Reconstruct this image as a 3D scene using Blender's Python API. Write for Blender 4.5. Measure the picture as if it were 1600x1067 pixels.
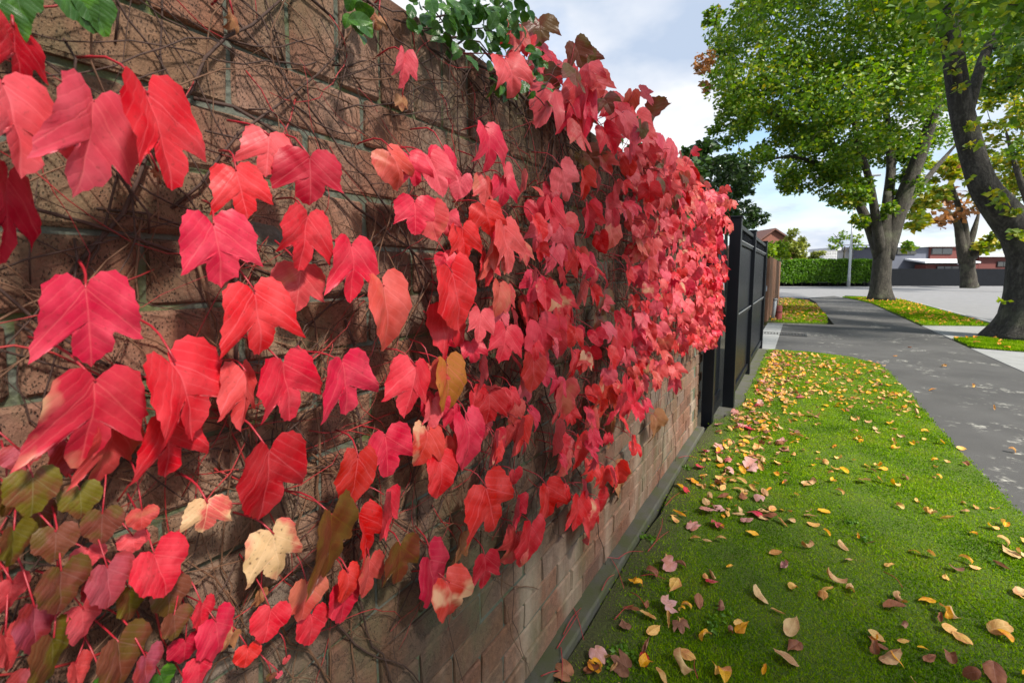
import bpy, bmesh, math, random
import numpy as np
from mathutils import Matrix, Vector

for o in list(bpy.data.objects): bpy.data.objects.remove(o)
S = bpy.context.scene
COL = S.collection
RNG = np.random.default_rng(7)
random.seed(7)

# ------------------------------------------------------------------ camera
FPX, CH, CD = 711.0, 1.45, 0.735          # focal length in photo pixels, eye height, distance from wall
TT = 0.092
tilt = math.atan(TT)
yaw = math.atan(450 / FPX * math.cos(tilt))
Rv = np.array([math.cos(yaw), math.sin(yaw), 0.0])
Fv = np.array([-math.sin(yaw) * math.cos(tilt), math.cos(yaw) * math.cos(tilt), -math.sin(tilt)])
Uv = np.cross(Rv, Fv)
Cv = np.array([CD, 0.0, CH])
SHP = -(533.5 - 425 - FPX * TT)
cam = bpy.data.cameras.new('camera')
cam.sensor_width = 36; cam.lens = 36 * FPX / 1600
cam.shift_y = SHP / 1600
cam.clip_start = 0.02; cam.clip_end = 2000
cam.dof.use_dof = True; cam.dof.focus_distance = 1.7; cam.dof.aperture_fstop = 7.0
co = bpy.data.objects.new('camera', cam); COL.objects.link(co)
m = Matrix.Identity(4)
for i in range(3):
    m[i][0] = Rv[i]; m[i][1] = Uv[i]; m[i][2] = -Fv[i]; m[i][3] = Cv[i]
co.matrix_world = m
S.camera = co

def ray(x, y): return Fv + Rv * (x - 800) / FPX + Uv * (533.5 - y + SHP) / FPX
def at_z(x, y, z=0.0): r = ray(x, y); return Cv + r * ((z - CH) / r[2])          # on a level plane
def at_x(x, y, X=0.0): r = ray(x, y); return Cv + r * ((X - CD) / r[0])          # on a plane parallel to the wall
def at_d(x, y, d): return Cv + ray(x, y) * d                                     # at a forward distance
def proj(p):
    v = np.asarray(p, float) - Cv; z = v @ Fv
    return np.stack([800 + FPX * (v @ Rv) / z, 533.5 + SHP - FPX * (v @ Uv) / z, z], -1)

# ------------------------------------------------------------------ sky, sun, exposure
SUN_EL, SUN_AZ = 47.0, -14.0               # azimuth measured from +X towards +Y
W = bpy.data.worlds.new('World'); S.world = W; W.use_nodes = True
nt = W.node_tree; N = nt.nodes; L = nt.links
bg = N['Background']
sky = N.new('ShaderNodeTexSky'); sky.sky_type = 'NISHITA'; sky.sun_disc = False
sky.sun_elevation = math.radians(SUN_EL); sky.sun_rotation = math.radians(90 - SUN_AZ)
sky.air_density = 1.2; sky.dust_density = 0.6; sky.ozone_density = 2.0
tc = N.new('ShaderNodeTexCoord')
sep = N.new('ShaderNodeSeparateXYZ'); L.new(tc.outputs['Generated'], sep.inputs[0])
za = N.new('ShaderNodeMath'); za.operation = 'MAXIMUM'; za.inputs[1].default_value = 0.0; L.new(sep.outputs[2], za.inputs[0])
zb = N.new('ShaderNodeMath'); zb.operation = 'ADD'; zb.inputs[1].default_value = 0.22; L.new(za.outputs[0], zb.inputs[0])
dv = N.new('ShaderNodeVectorMath'); dv.operation = 'DIVIDE'; L.new(tc.outputs['Generated'], dv.inputs[0])
cb = N.new('ShaderNodeCombineXYZ')
for i in range(3): L.new(zb.outputs[0], cb.inputs[i])
L.new(cb.outputs[0], dv.inputs[1])
n1 = N.new('ShaderNodeTexNoise'); n1.inputs['Scale'].default_value = 1.35; n1.inputs['Detail'].default_value = 7; n1.inputs['Roughness'].default_value = 0.52
L.new(dv.outputs[0], n1.inputs['Vector'])
r1 = N.new('ShaderNodeValToRGB'); r1.color_ramp.elements[0].position = 0.36; r1.color_ramp.elements[1].position = 0.54
L.new(n1.outputs[0], r1.inputs[0])
n2 = N.new('ShaderNodeTexNoise'); n2.inputs['Scale'].default_value = 1.7; n2.inputs['Detail'].default_value = 6; n2.inputs['Roughness'].default_value = 0.5
mp = N.new('ShaderNodeMapping'); mp.inputs['Location'].default_value = (3.1, 7.7, 1.3); L.new(dv.outputs[0], mp.inputs[0]); L.new(mp.outputs[0], n2.inputs['Vector'])
r2 = N.new('ShaderNodeValToRGB'); r2.color_ramp.elements[0].position = 0.36; r2.color_ramp.elements[1].position = 0.62
r2.color_ramp.elements[0].color = (2.3, 2.75, 3.5, 1); r2.color_ramp.elements[1].color = (4.6, 4.6, 4.65, 1)
L.new(n2.outputs[0], r2.inputs[0])
mx = N.new('ShaderNodeMix'); mx.data_type = 'RGBA'
L.new(r1.outputs[0], mx.inputs[0]); L.new(sky.outputs[0], mx.inputs[6]); L.new(r2.outputs[0], mx.inputs[7])
L.new(mx.outputs[2], bg.inputs[0]); bg.inputs[1].default_value = 0.10

sl = bpy.data.lights.new('sun', 'SUN'); sl.energy = 3.5; sl.angle = math.radians(6.0); sl.color = (1, 0.94, 0.84)
so = bpy.data.objects.new('sun', sl); COL.objects.link(so)
e, a = math.radians(SUN_EL), math.radians(SUN_AZ)
SD = Vector((math.cos(e) * math.cos(a), math.cos(e) * math.sin(a), math.sin(e)))
so.rotation_euler = SD.to_track_quat('Z', 'Y').to_euler(); so.location = (12, 0, 20)
S.view_settings.view_transform = 'Standard'; S.view_settings.look = 'None'
S.view_settings.gamma = 1; S.view_settings.use_curve_mapping = False
S.view_settings.exposure = 1.3

# ------------------------------------------------------------------ material helpers
class G:
    def __init__(s, name):
        s.m = bpy.data.materials.new(name); s.m.use_nodes = True
        s.t = s.m.node_tree; s.N = s.t.nodes; s.L = s.t.links; s.p = s.N['Principled BSDF']; s.out = s.N['Material Output']
    def n(s, typ, **kw):
        q = s.N.new('ShaderNode' + typ)
        for k, v in kw.items(): setattr(q, k, v)
        return q
    def link(s, a, b): s.L.new(a, b)
    def val(s, sock, v):
        if hasattr(v, 'is_output') or hasattr(v, 'links'): s.L.new(v, sock)
        else: sock.default_value = v
    def math(s, op, a, b=0.0, c=None):
        q = s.n('Math', operation=op); s.val(q.inputs[0], a); s.val(q.inputs[1], b)
        if c is not None: s.val(q.inputs[2], c)
        return q.outputs[0]
    def coord(s, out='Object', scale=(1, 1, 1)):
        q = s.n('TexCoord'); mp = s.n('Mapping'); mp.inputs['Scale'].default_value = scale
        s.link(q.outputs[out], mp.inputs[0]); return mp.outputs[0]
    def pos(s, scale=(1, 1, 1)):
        q = s.n('NewGeometry'); mp = s.n('Mapping'); mp.inputs['Scale'].default_value = scale
        s.link(q.outputs['Position'], mp.inputs[0]); return mp.outputs[0]
    def noise(s, vec, scale, detail=4, rough=0.55):
        q = s.n('TexNoise'); q.inputs['Scale'].default_value = scale; q.inputs['Detail'].default_value = detail; q.inputs['Roughness'].default_value = rough
        s.link(vec, q.inputs['Vector']); return q.outputs[0]
    def ramp(s, fac, stops):
        q = s.n('ValToRGB'); cr = q.color_ramp
        while len(cr.elements) < len(stops): cr.elements.new(0.5)
        for el, (p, c) in zip(cr.elements, stops):
            el.position = p; el.color = (c, c, c, 1) if isinstance(c, (int, float)) else (*c, 1)
        s.link(fac, q.inputs[0]); return q.outputs[0]
    def mix(s, f, a, b, mode='MIX'):
        q = s.n('Mix', data_type='RGBA', blend_type=mode)
        s.val(q.inputs[0], f)
        for i, v in ((6, a), (7, b)):
            if isinstance(v, tuple): q.inputs[i].default_value = (*v, 1)
            else: s.link(v, q.inputs[i])
        return q.outputs[2]
    def hsv(s, col, h=0.5, sa=1.0, v=1.0):
        q = s.n('HueSaturation'); s.val(q.inputs['Hue'], h); s.val(q.inputs['Saturation'], sa); s.val(q.inputs['Value'], v)
        if isinstance(col, tuple): q.inputs['Color'].default_value = (*col, 1)
        else: s.link(col, q.inputs['Color'])
        return q.outputs[0]
    def bump(s, h, strength=0.5, dist=0.01):
        q = s.n('Bump'); q.inputs['Strength'].default_value = strength; q.inputs['Distance'].default_value = dist
        s.link(h, q.inputs['Height']); s.link(q.outputs[0], s.p.inputs['Normal']); return q.outputs[0]
    def base(s, c):
        if isinstance(c, tuple): s.p.inputs['Base Color'].default_value = (*c, 1)
        else: s.link(c, s.p.inputs['Base Color'])
    def rough(s, r): s.val(s.p.inputs['Roughness'], r)
    def rnd(s):                                  # one number per object and per loose piece
        a = s.n('ObjectInfo').outputs['Random']; b = s.n('NewGeometry').outputs['Random Per Island']
        return s.math('FRACT', s.math('ADD', a, b))
    def translucent(s, col, f):
        t = s.n('BsdfTranslucent'); 
        if isinstance(col, tuple): t.inputs[0].default_value = (*col, 1)
        else: s.link(col, t.inputs[0])
        mxs = s.n('MixShader'); mxs.inputs[0].default_value = f
        s.link(s.p.outputs[0], mxs.inputs[1]); s.link(t.outputs[0], mxs.inputs[2]); s.link(mxs.outputs[0], s.out.inputs[0])
    def map(s, v, a, b): return s.math('MULTIPLY_ADD', v, b - a, a)

MAT = {}
def simple(name, col, rough=0.6, metal=0.0, var=0.15, scale=20, bump=0.0):
    g = G(name); n = g.noise(g.pos(), scale)
    g.base(g.hsv(col, v=g.map(n, 1 - var * 2, 1 + var * 2))); g.rough(rough); g.p.inputs['Metallic'].default_value = metal
    if bump: g.bump(n, bump, 0.005)
    MAT[name] = g.m; return g.m

def leaf_mat(name, base, edge=None, edge_amt=0.0, trans=0.25, rough=0.44, hue=0.007, dark=0.25, vein=None, spots=0.0):
    """ivy leaf: veins follow the leaf's own UV (u across, v from stalk to tip)"""
    g = G(name)
    uv = g.n('UVMap').outputs[0]; sx = g.n('SeparateXYZ'); g.link(uv, sx.inputs[0])
    u, v = sx.outputs[0], sx.outputs[1]
    au = g.math('ABSOLUTE', u)
    rnd = g.rnd()
    obj = g.n('TexCoord').outputs['UV']
    addv = g.n('VectorMath', operation='ADD'); cbn = g.n('CombineXYZ'); g.link(g.math('MULTIPLY', rnd, 37.0), cbn.inputs[2])
    g.link(obj, addv.inputs[0]); g.link(cbn.outputs[0], addv.inputs[1])
    nn = g.n('TexNoise'); nn.inputs['Scale'].default_value = 2.2; nn.inputs['Detail'].default_value = 3; g.link(addv.outputs[0], nn.inputs['Vector'])
    nf = g.n('TexNoise'); nf.inputs['Scale'].default_value = 16; nf.inputs['Detail'].default_value = 4; g.link(addv.outputs[0], nf.inputs['Vector'])
    # veins: midrib, two main side veins, pinnate side veins
    mid = g.math('SUBTRACT', 1.0, g.math('SMOOTH_MIN', g.math('MULTIPLY', au, 55.0), 1.0, 0.1))
    s1 = g.math('ABSOLUTE', g.math('ADD', g.math('MULTIPLY', au, 1.08), g.math('ADD', v, 0.0)))
    side = g.math('SUBTRACT', 1.0, g.math('MINIMUM', g.math('MULTIPLY', s1, 48.0), 1.0))
    ph = g.math('ADD', g.math('MULTIPLY', au, 5.2), g.math('MULTIPLY', v, 6.4))
    pin = g.math('FRACT', g.math('ADD', ph, g.math('MULTIPLY', nf.outputs[0], 0.25)))
    pin = g.math('ABSOLUTE', g.math('SUBTRACT', pin, 0.5))                     # 0 at vein, .5 between
    pinl = g.math('SUBTRACT', 1.0, g.math('MINIMUM', g.math('MULTIPLY', pin, 9.0), 1.0))
    veins = g.math('MAXIMUM', g.math('MAXIMUM', mid, side), g.math('MULTIPLY', pinl, 0.45))
    col = g.hsv(base, h=g.map(rnd, 0.5 - hue, 0.5 + hue), sa=g.map(nn.outputs[0], 1.12, 0.9), v=g.map(nn.outputs[0], 1 - dark * 1.3, 1 + dark * 1.3))
    col = g.mix(g.math('MULTIPLY', g.ramp(nf.outputs[0], [(0.45, 0.0), (0.7, 1.0)]), 0.18), col, tuple(c * 0.55 for c in base))
    if edge:
        ne = g.n('TexNoise'); ne.inputs['Scale'].default_value = 1.3; ne.inputs['Detail'].default_value = 3
        g.link(addv.outputs[0], ne.inputs['Vector'])
        f = g.ramp(ne.outputs[0], [(0.56 - edge_amt * 0.3, 0.0), (0.66 - edge_amt * 0.25, 1.0)])
        col = g.mix(f, col, edge)
    if spots:
        sp = g.ramp(nf.outputs[0], [(0.64, 0.0), (0.7, spots)])
        col = g.mix(sp, col, (0.09, 0.035, 0.012))
    col = g.mix(g.math('MULTIPLY', veins, 0.5), col, vein or tuple(min(1, c * 1.12 + 0.10) for c in base))
    back = g.n('NewGeometry').outputs['Backfacing']
    col = g.mix(back, col, g.hsv(col, sa=0.86, v=1.06))
    g.base(col); g.rough(g.map(nf.outputs[0], rough - 0.06, rough + 0.12)); g.p.inputs['Specular IOR Level'].default_value = 0.36
    hgt = g.math('ADD', g.math('MULTIPLY', pin, 0.9), g.math('ADD', g.math('MULTIPLY', nf.outputs[0], 0.5), g.math('MULTIPLY', veins, -0.5)))
    g.bump(hgt, 0.16, 0.0025)
    g.translucent(g.hsv(col, sa=1.08, v=1.15), trans)
    MAT[name] = g.m; return g.m

leaf_mat('leaf_red', (0.68, 0.033, 0.052), dark=0.2, spots=0.25)
leaf_mat('leaf_crimson', (0.48, 0.017, 0.030), dark=0.26)
leaf_mat('leaf_pink', (0.74, 0.095, 0.115), dark=0.16, spots=0.2)
leaf_mat('leaf_coral', (0.62, 0.075, 0.070), edge=(0.58, 0.14, 0.085), edge_amt=0.05, dark=0.2)
leaf_mat('leaf_tinged', (0.62, 0.040, 0.045), edge=(0.72, 0.38, 0.22), edge_amt=0.05, dark=0.2)
leaf_mat('leaf_maroon', (0.15, 0.036, 0.018), edge=(0.13, 0.060, 0.014), edge_amt=0.35, vein=(0.20, 0.10, 0.012), dark=0.2, trans=0.15, rough=0.3)
leaf_mat('leaf_olive', (0.15, 0.115, 0.010), edge=(0.17, 0.055, 0.022), edge_amt=0.3, dark=0.25, rough=0.45)
leaf_mat('leaf_bronze', (0.19, 0.050, 0.030), edge=(0.13, 0.072, 0.015), edge_amt=0.3, dark=0.25, rough=0.45)
leaf_mat('leaf_cream', (0.78, 0.50, 0.27), edge=(0.66, 0.11, 0.095), edge_amt=0.45, spots=0.7, dark=0.12)
leaf_mat('leaf_orange', (0.60, 0.055, 0.045), edge=(0.42, 0.14, 0.02), edge_amt=0.6, spots=0.6, dark=0.2)
leaf_mat('leaf_mauve', (0.44, 0.075, 0.105), edge=(0.34, 0.035, 0.035), edge_amt=0.3, dark=0.15, rough=0.5)
leaf_mat('leaf_dry', (0.25, 0.085, 0.035), edge=(0.34, 0.15, 0.06), edge_amt=0.4, spots=0.5, dark=0.3, trans=0.1, rough=0.6)
leaf_mat('leaf_green', (0.035, 0.105, 0.014), edge=(0.075, 0.20, 0.016), edge_amt=0.2, dark=0.3, trans=0.2, rough=0.3)
leaf_mat('fallen_yellow', (0.78, 0.40, 0.022), edge=(0.66, 0.22, 0.02), edge_amt=0.2, spots=0.35, dark=0.2, rough=0.5)
leaf_mat('fallen_tan', (0.62, 0.38, 0.13), edge=(0.46, 0.20, 0.05), edge_amt=0.3, spots=0.4, dark=0.25, rough=0.6)
leaf_mat('fallen_brown', (0.24, 0.085, 0.042), edge=(0.34, 0.13, 0.06), edge_amt=0.3, dark=0.3, rough=0.6)
leaf_mat('fallen_mauve', (0.56, 0.27, 0.25), edge=(0.50, 0.20, 0.15), edge_amt=0.3, dark=0.15, rough=0.6)
leaf_mat('fallen_red', (0.55, 0.030, 0.050), edge=(0.5, 0.09, 0.10), edge_amt=0.3, dark=0.2, rough=0.45)

def foliage_mat(name, stops, trans=0.35, rough=0.45):
    g = G(name); r = g.n('NewGeometry').outputs['Random Per Island']
    big = g.noise(g.pos(), 0.55, 3)
    f = g.math('ADD', g.math('MULTIPLY', r, 0.62), g.math('MULTIPLY', big, 0.38))
    c = g.ramp(f, stops); g.base(c); g.rough(rough); g.translucent(g.hsv(c, sa=1.1, v=1.6), trans); MAT[name] = g.m
foliage_mat('foliage_street', [(0.12, (0.045, 0.110, 0.008)), (0.48, (0.100, 0.205, 0.009)), (0.68, (0.19, 0.29, 0.011)), (0.82, (0.31, 0.33, 0.014)), (0.92, (0.50, 0.26, 0.02))])
foliage_mat('foliage_yellow', [(0.15, (0.09, 0.17, 0.012)), (0.5, (0.20, 0.27, 0.016)), (0.75, (0.42, 0.36, 0.02)), (0.95, (0.55, 0.22, 0.03))])
foliage_mat('foliage_rust', [(0.15, (0.12, 0.11, 0.03)), (0.5, (0.36, 0.16, 0.06)), (0.9, (0.50, 0.24, 0.10))])
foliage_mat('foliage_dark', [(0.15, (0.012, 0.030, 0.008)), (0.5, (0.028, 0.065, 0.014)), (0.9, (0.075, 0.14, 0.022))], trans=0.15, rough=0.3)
foliage_mat('foliage_hedge', [(0.15, (0.05, 0.13, 0.01)), (0.6, (0.11, 0.24, 0.014)), (0.9, (0.18, 0.33, 0.02))])
foliage_mat('foliage_lime', [(0.15, (0.12, 0.22, 0.015)), (0.6, (0.24, 0.36, 0.02)), (0.9, (0.38, 0.45, 0.03))])
foliage_mat('foliage_willow', [(0.15, (0.09, 0.12, 0.02)), (0.6, (0.20, 0.23, 0.03)), (0.9, (0.34, 0.34, 0.05))])

def brick_material():
    g = G('brick'); r = g.rnd(); P = g.pos()
    col = g.ramp(r, [(0.0, (0.16, 0.080, 0.052)), (0.25, (0.24, 0.115, 0.075)), (0.5, (0.30, 0.150, 0.100)), (0.68, (0.24, 0.140, 0.088)), (0.85, (0.34, 0.19, 0.130)), (1.0, (0.19, 0.155, 0.13))])
    n1 = g.noise(P, 6, 5); n2 = g.noise(P, 55, 4)
    n4 = g.noise(P, 260, 3, 0.7)
    col = g.hsv(col, v=g.math('MULTIPLY', g.map(n2, 0.35, 1.25), g.map(n4, 0.45, 1.5)), sa=g.map(n1, 1.35, 0.8))
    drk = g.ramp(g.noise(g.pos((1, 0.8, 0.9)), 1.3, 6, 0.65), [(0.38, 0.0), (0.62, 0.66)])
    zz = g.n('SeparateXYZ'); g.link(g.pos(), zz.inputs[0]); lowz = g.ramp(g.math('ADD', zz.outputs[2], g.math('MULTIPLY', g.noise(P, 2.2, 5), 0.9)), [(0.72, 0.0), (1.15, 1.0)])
    drk = g.math('MULTIPLY', drk, g.map(lowz, 0.15, 1.0))  # dark blotches weighted to the upper wall: dirt plus shade painted into the colour
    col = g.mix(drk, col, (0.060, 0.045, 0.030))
    # drag-faced brick: short dark vertical pits
    pit = g.n('TexVoronoi'); pit.inputs['Scale'].default_value = 1.0
    mp = g.pos((420, 420, 170)); 
    wob = g.n('VectorMath', operation='ADD'); nz = g.n('TexNoise'); nz.inputs['Scale'].default_value = 0.6; g.link(mp, nz.inputs['Vector'])
    g.link(mp, wob.inputs[0]); g.link(nz.outputs['Color'], wob.inputs[1]); g.link(wob.outputs[0], pit.inputs['Vector'])
    pm = g.ramp(pit.outputs['Distance'], [(0.10, 1.0), (0.34, 0.0)])
    n3 = g.noise(P, 24, 3); pm = g.math('MULTIPLY', pm, g.ramp(n3, [(0.40, 0.0), (0.52, 1.0)]))
    col = g.mix(g.math('MULTIPLY', pm, 0.72), col, (0.022, 0.015, 0.010))
    # algae blotches; pale lime bloom weighted low to paint in the lit lower wall
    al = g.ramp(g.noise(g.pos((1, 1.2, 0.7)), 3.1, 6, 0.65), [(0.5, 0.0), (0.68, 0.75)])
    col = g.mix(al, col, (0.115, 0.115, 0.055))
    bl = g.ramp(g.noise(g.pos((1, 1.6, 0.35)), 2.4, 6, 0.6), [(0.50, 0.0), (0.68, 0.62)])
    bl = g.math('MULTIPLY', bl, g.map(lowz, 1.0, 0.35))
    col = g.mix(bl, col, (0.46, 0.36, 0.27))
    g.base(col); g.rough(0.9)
    h = g.math('ADD', g.math('ADD', g.math('MULTIPLY', n2, 0.6), g.math('MULTIPLY', n4, 0.4)), g.math('MULTIPLY', pm, -1.2)); g.bump(h, 0.9, 0.006); MAT['brick'] = g.m
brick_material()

def mortar_material():
    g = G('mortar'); P = g.pos(); n = g.noise(P, 9, 6, 0.65); n2 = g.noise(P, 120, 3)
    col = g.ramp(n, [(0.30, (0.15, 0.15, 0.125)), (0.48, (0.10, 0.112, 0.085)), (0.60, (0.095, 0.11, 0.045)), (0.72, (0.13, 0.135, 0.02))])
    g.base(g.hsv(col, v=g.map(n2, 0.7, 1.3))); g.rough(0.95); g.bump(n2, 0.8, 0.004); MAT['mortar'] = g.m
mortar_material()

def concrete(name, col, moss=0.0):
    g = G(name); P = g.pos(); n = g.noise(P, 3, 7, 0.7); n2 = g.noise(P, 90, 3)
    c = g.hsv(col, v=g.map(n, 0.65, 1.35)); c = g.mix(g.math('MULTIPLY', g.ramp(n2, [(0.5, 0.0), (0.75, 1.0)]), 0.35), c, tuple(x * 0.5 for x in col))
    if moss: c = g.mix(g.math('MULTIPLY', g.ramp(g.noise(P, 7, 5), [(0.45, 0.0), (0.62, 1.0)]), moss), c, (0.055, 0.065, 0.018))
    g.base(c); g.rough(0.9); g.bump(n2, 0.5, 0.003); MAT[name] = g.m
concrete('footing', (0.075, 0.072, 0.058), 0.8)
concrete('concrete', (0.25, 0.255, 0.25))
concrete('road', (0.20, 0.20, 0.205))

def asphalt_material():
    g = G('asphalt'); P = g.pos(); n = g.noise(P, 1.1, 6, 0.6); n2 = g.noise(P, 160, 3)
    c = g.ramp(n, [(0.3, (0.042, 0.041, 0.040)), (0.7, (0.078, 0.076, 0.073))]); c = g.hsv(c, v=g.map(n2, 0.5, 1.5))
    # pale lichen rosettes on the old tar
    vo = g.n('TexVoronoi'); vo.inputs['Scale'].default_value = 8.5; wv = g.n('VectorMath', operation='ADD'); nz = g.n('TexNoise'); nz.inputs['Scale'].default_value = 18; nz.inputs['Detail'].default_value = 4
    g.link(P, nz.inputs['Vector']); sc = g.n('VectorMath', operation='SCALE'); sc.inputs['Scale'].default_value = 0.22; g.link(nz.outputs['Color'], sc.inputs[0])
    g.link(P, wv.inputs[0]); g.link(sc.outputs[0], wv.inputs[1]); g.link(wv.outputs[0], vo.inputs['Vector'])
    spot = g.ramp(vo.outputs['Distance'], [(0.20, 1.0), (0.42, 0.0)])
    area = g.ramp(g.noise(P, 0.9, 5, 0.7), [(0.53, 0.0), (0.60, 1.0)])
    li = g.math('MULTIPLY', g.math('MULTIPLY', spot, area), g.ramp(g.noise(P, 40, 4), [(0.38, 0.2), (0.55, 1.0)]))
    c = g.mix(g.math('MULTIPLY', li, 0.6), c, (0.55, 0.54, 0.47))
    g.base(c); g.rough(0.9); g.bump(n2, 0.6, 0.004); MAT['asphalt'] = g.m
asphalt_material()

def lawn_material():
    g = G('lawn_turf'); P = g.pos(); n = g.noise(P, 1.6, 5); n2 = g.noise(P, 85, 4, 0.7); n3 = g.noise(P, 7, 4)
    c = g.ramp(n2, [(0.28, (0.022, 0.040, 0.006)), (0.5, (0.070, 0.130, 0.006)), (0.72, (0.15, 0.21, 0.008))])
    c = g.mix(g.ramp(n3, [(0.52, 0.0), (0.7, 0.55)]), c, (0.095, 0.105, 0.018)); c = g.hsv(c, v=g.map(n, 0.75, 1.3))
    sx = g.n('SeparateXYZ'); g.link(P, sx.inputs[0]); dirt = g.ramp(g.math('ADD', sx.outputs[0], g.math('MULTIPLY', n3, 0.35)), [(0.28, 0.85), (0.52, 0.0)])
    c = g.mix(dirt, c, g.ramp(n2, [(0.3, (0.030, 0.026, 0.012)), (0.7, (0.075, 0.070, 0.022))]))
    g.base(c); g.rough(0.9); g.bump(n2, 0.9, 0.02); MAT['lawn_turf'] = g.m
lawn_material()
def blade_material():
    g = G('grass_blade'); r = g.n('NewGeometry').outputs['Random Per Island']; P = g.pos()
    f = g.math('ADD', g.math('MULTIPLY', r, 0.42), g.math('MULTIPLY_ADD', g.noise(P, 2.6, 4), 1.3, -0.36))
    c = g.ramp(f, [(0.15, (0.045, 0.115, 0.002)), (0.40, (0.115, 0.250, 0.001)), (0.64, (0.27, 0.42, 0.002)), (0.85, (0.26, 0.29, 0.04)), (0.95, (0.36, 0.30, 0.11))])
    g.base(c); g.rough(0.8); g.p.inputs['Specular IOR Level'].default_value = 0.08; g.translucent(g.hsv(c, v=1.3), 0.35); MAT['grass_blade'] = g.m
blade_material()
def bark_material(name, a, b):
    g = G(name); P = g.pos((1, 1, 0.28)); n = g.noise(P, 9, 7, 0.7); n2 = g.noise(g.pos((1, 1, 0.5)), 26, 5, 0.7); big = g.noise(g.pos(), 1.7, 4)
    f = g.math('ADD', g.math('MULTIPLY', n, 0.55), g.math('MULTIPLY', n2, 0.45))
    c = g.ramp(f, [(0.33, tuple(x * 0.3 for x in a)), (0.5, a), (0.68, b)]); c = g.mix(g.ramp(big, [(0.52, 0.0), (0.68, 0.45)]), c, (0.13, 0.14, 0.085))
    g.base(c); g.rough(0.95); g.bump(f, 1.0, 0.12); MAT[name] = g.m
bark_material('bark', (0.046, 0.040, 0.031), (0.12, 0.107, 0.087))
bark_material('bark_dark', (0.036, 0.032, 0.027), (0.115, 0.106, 0.092))
simple('stem_dark', (0.060, 0.030, 0.022), 0.8, var=0.3, scale=60, bump=0.4)
simple('stem_tan', (0.15, 0.072, 0.038), 0.75, var=0.3, scale=40)
simple('stem_red', (0.30, 0.022, 0.022), 0.5, var=0.25, scale=30)
simple('stalk_red', (0.36, 0.016, 0.028), 0.42, var=0.2, scale=25)
simple('steel_black', (0.005, 0.0065, 0.010), 0.36, metal=0.0, var=0.2, scale=8)
simple('steel_highlight', (0.45, 0.47, 0.50), 0.35, metal=0.6, var=0.1)
simple('timber', (0.17, 0.082, 0.045), 0.8, var=0.3, scale=14)
simple('galvanised', (0.42, 0.44, 0.46), 0.5, metal=0.3, var=0.1)
simple('terracotta', (0.27, 0.055, 0.048), 0.7, var=0.2)
simple('fence_dark', (0.010, 0.012, 0.016), 0.9, var=0.12, scale=3)
simple('render_grey', (0.105, 0.115, 0.15), 0.8, var=0.08, scale=2)
simple('cladding_red', (0.13, 0.030, 0.024), 0.7, var=0.15, scale=4)
simple('roof_pale', (0.60, 0.62, 0.65), 0.6, var=0.06, scale=2)
simple('roof_tile', (0.13, 0.058, 0.045), 0.8, var=0.2, scale=6)
simple('gable_brick', (0.20, 0.075, 0.052), 0.85, var=0.2, scale=9)
simple('white_paint', (0.75, 0.76, 0.77), 0.6, var=0.05)
simple('soil', (0.045, 0.038, 0.020), 0.95, var=0.3, scale=9)
simple('iron', (0.030, 0.030, 0.032), 0.6, var=0.2)
MAT['steel_black'].node_tree.nodes['Principled BSDF'].inputs['Specular IOR Level'].default_value = 0.25
MAT['fence_dark'].node_tree.nodes['Principled BSDF'].inputs['Specular IOR Level'].default_value = 0.15
g = G('glass'); g.base((0.03, 0.035, 0.04)); g.rough(0.06); g.p.inputs['Specular IOR Level'].default_value = 0.9; MAT['glass'] = g.m

# ------------------------------------------------------------------ mesh helpers
def make_mesh(name, V, Fc, mats, mi=None, uv=None, smooth=False):
    V = np.asarray(V, np.float32).reshape(-1, 3)
    me = bpy.data.meshes.new(name)
    if isinstance(Fc, np.ndarray):
        k = Fc.shape[1]; nf = len(Fc); loops = Fc.ravel().astype(np.int32); starts = np.arange(0, nf * k, k, dtype=np.int32)
    else:
        lens = np.array([len(f) for f in Fc], np.int32); nf = len(Fc)
        loops = np.array([i for f in Fc for i in f], np.int32); starts = np.concatenate([[0], np.cumsum(lens)[:-1]]).astype(np.int32)
    me.vertices.add(len(V)); me.vertices.foreach_set('co', V.ravel())
    me.loops.add(len(loops)); me.loops.foreach_set('vertex_index', loops)
    me.polygons.add(nf); me.polygons.foreach_set('loop_start', starts)
    for mt in (mats if isinstance(mats, (list, tuple)) else [mats]): me.materials.append(MAT[mt])
    if mi is not None: me.polygons.foreach_set('material_index', np.asarray(mi, np.int32))
    me.polygons.foreach_set('use_smooth', np.full(nf, smooth, bool))
    if uv is not None:
        l = me.uv_layers.new(name='UVMap'); l.data.foreach_set('uv', np.asarray(uv, np.float32)[loops].ravel())
    me.update(calc_edges=True); me.validate()
    return me

def obj(name, me, parent=None, loc=None, M=None):
    o = bpy.data.objects.new(name, me); COL.objects.link(o)
    if parent is not None: o.parent = parent
    if M is not None: o.matrix_basis = Matrix(M.tolist()) if isinstance(M, np.ndarray) else M
    elif loc is not None: o.location = loc
    return o
def tag(o, label=None, cat=None, group=None, kind=None):
    if label: o['label'] = label
    if cat: o['category'] = cat
    if group: o['group'] = group
    if kind: o['kind'] = kind
    return o
def thing(name, label, cat, loc, group=None):
    o = bpy.data.objects.new(name, None); COL.objects.link(o); o.location = loc; o.empty_display_size = 0.1
    return tag(o, label, cat, group)

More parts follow.
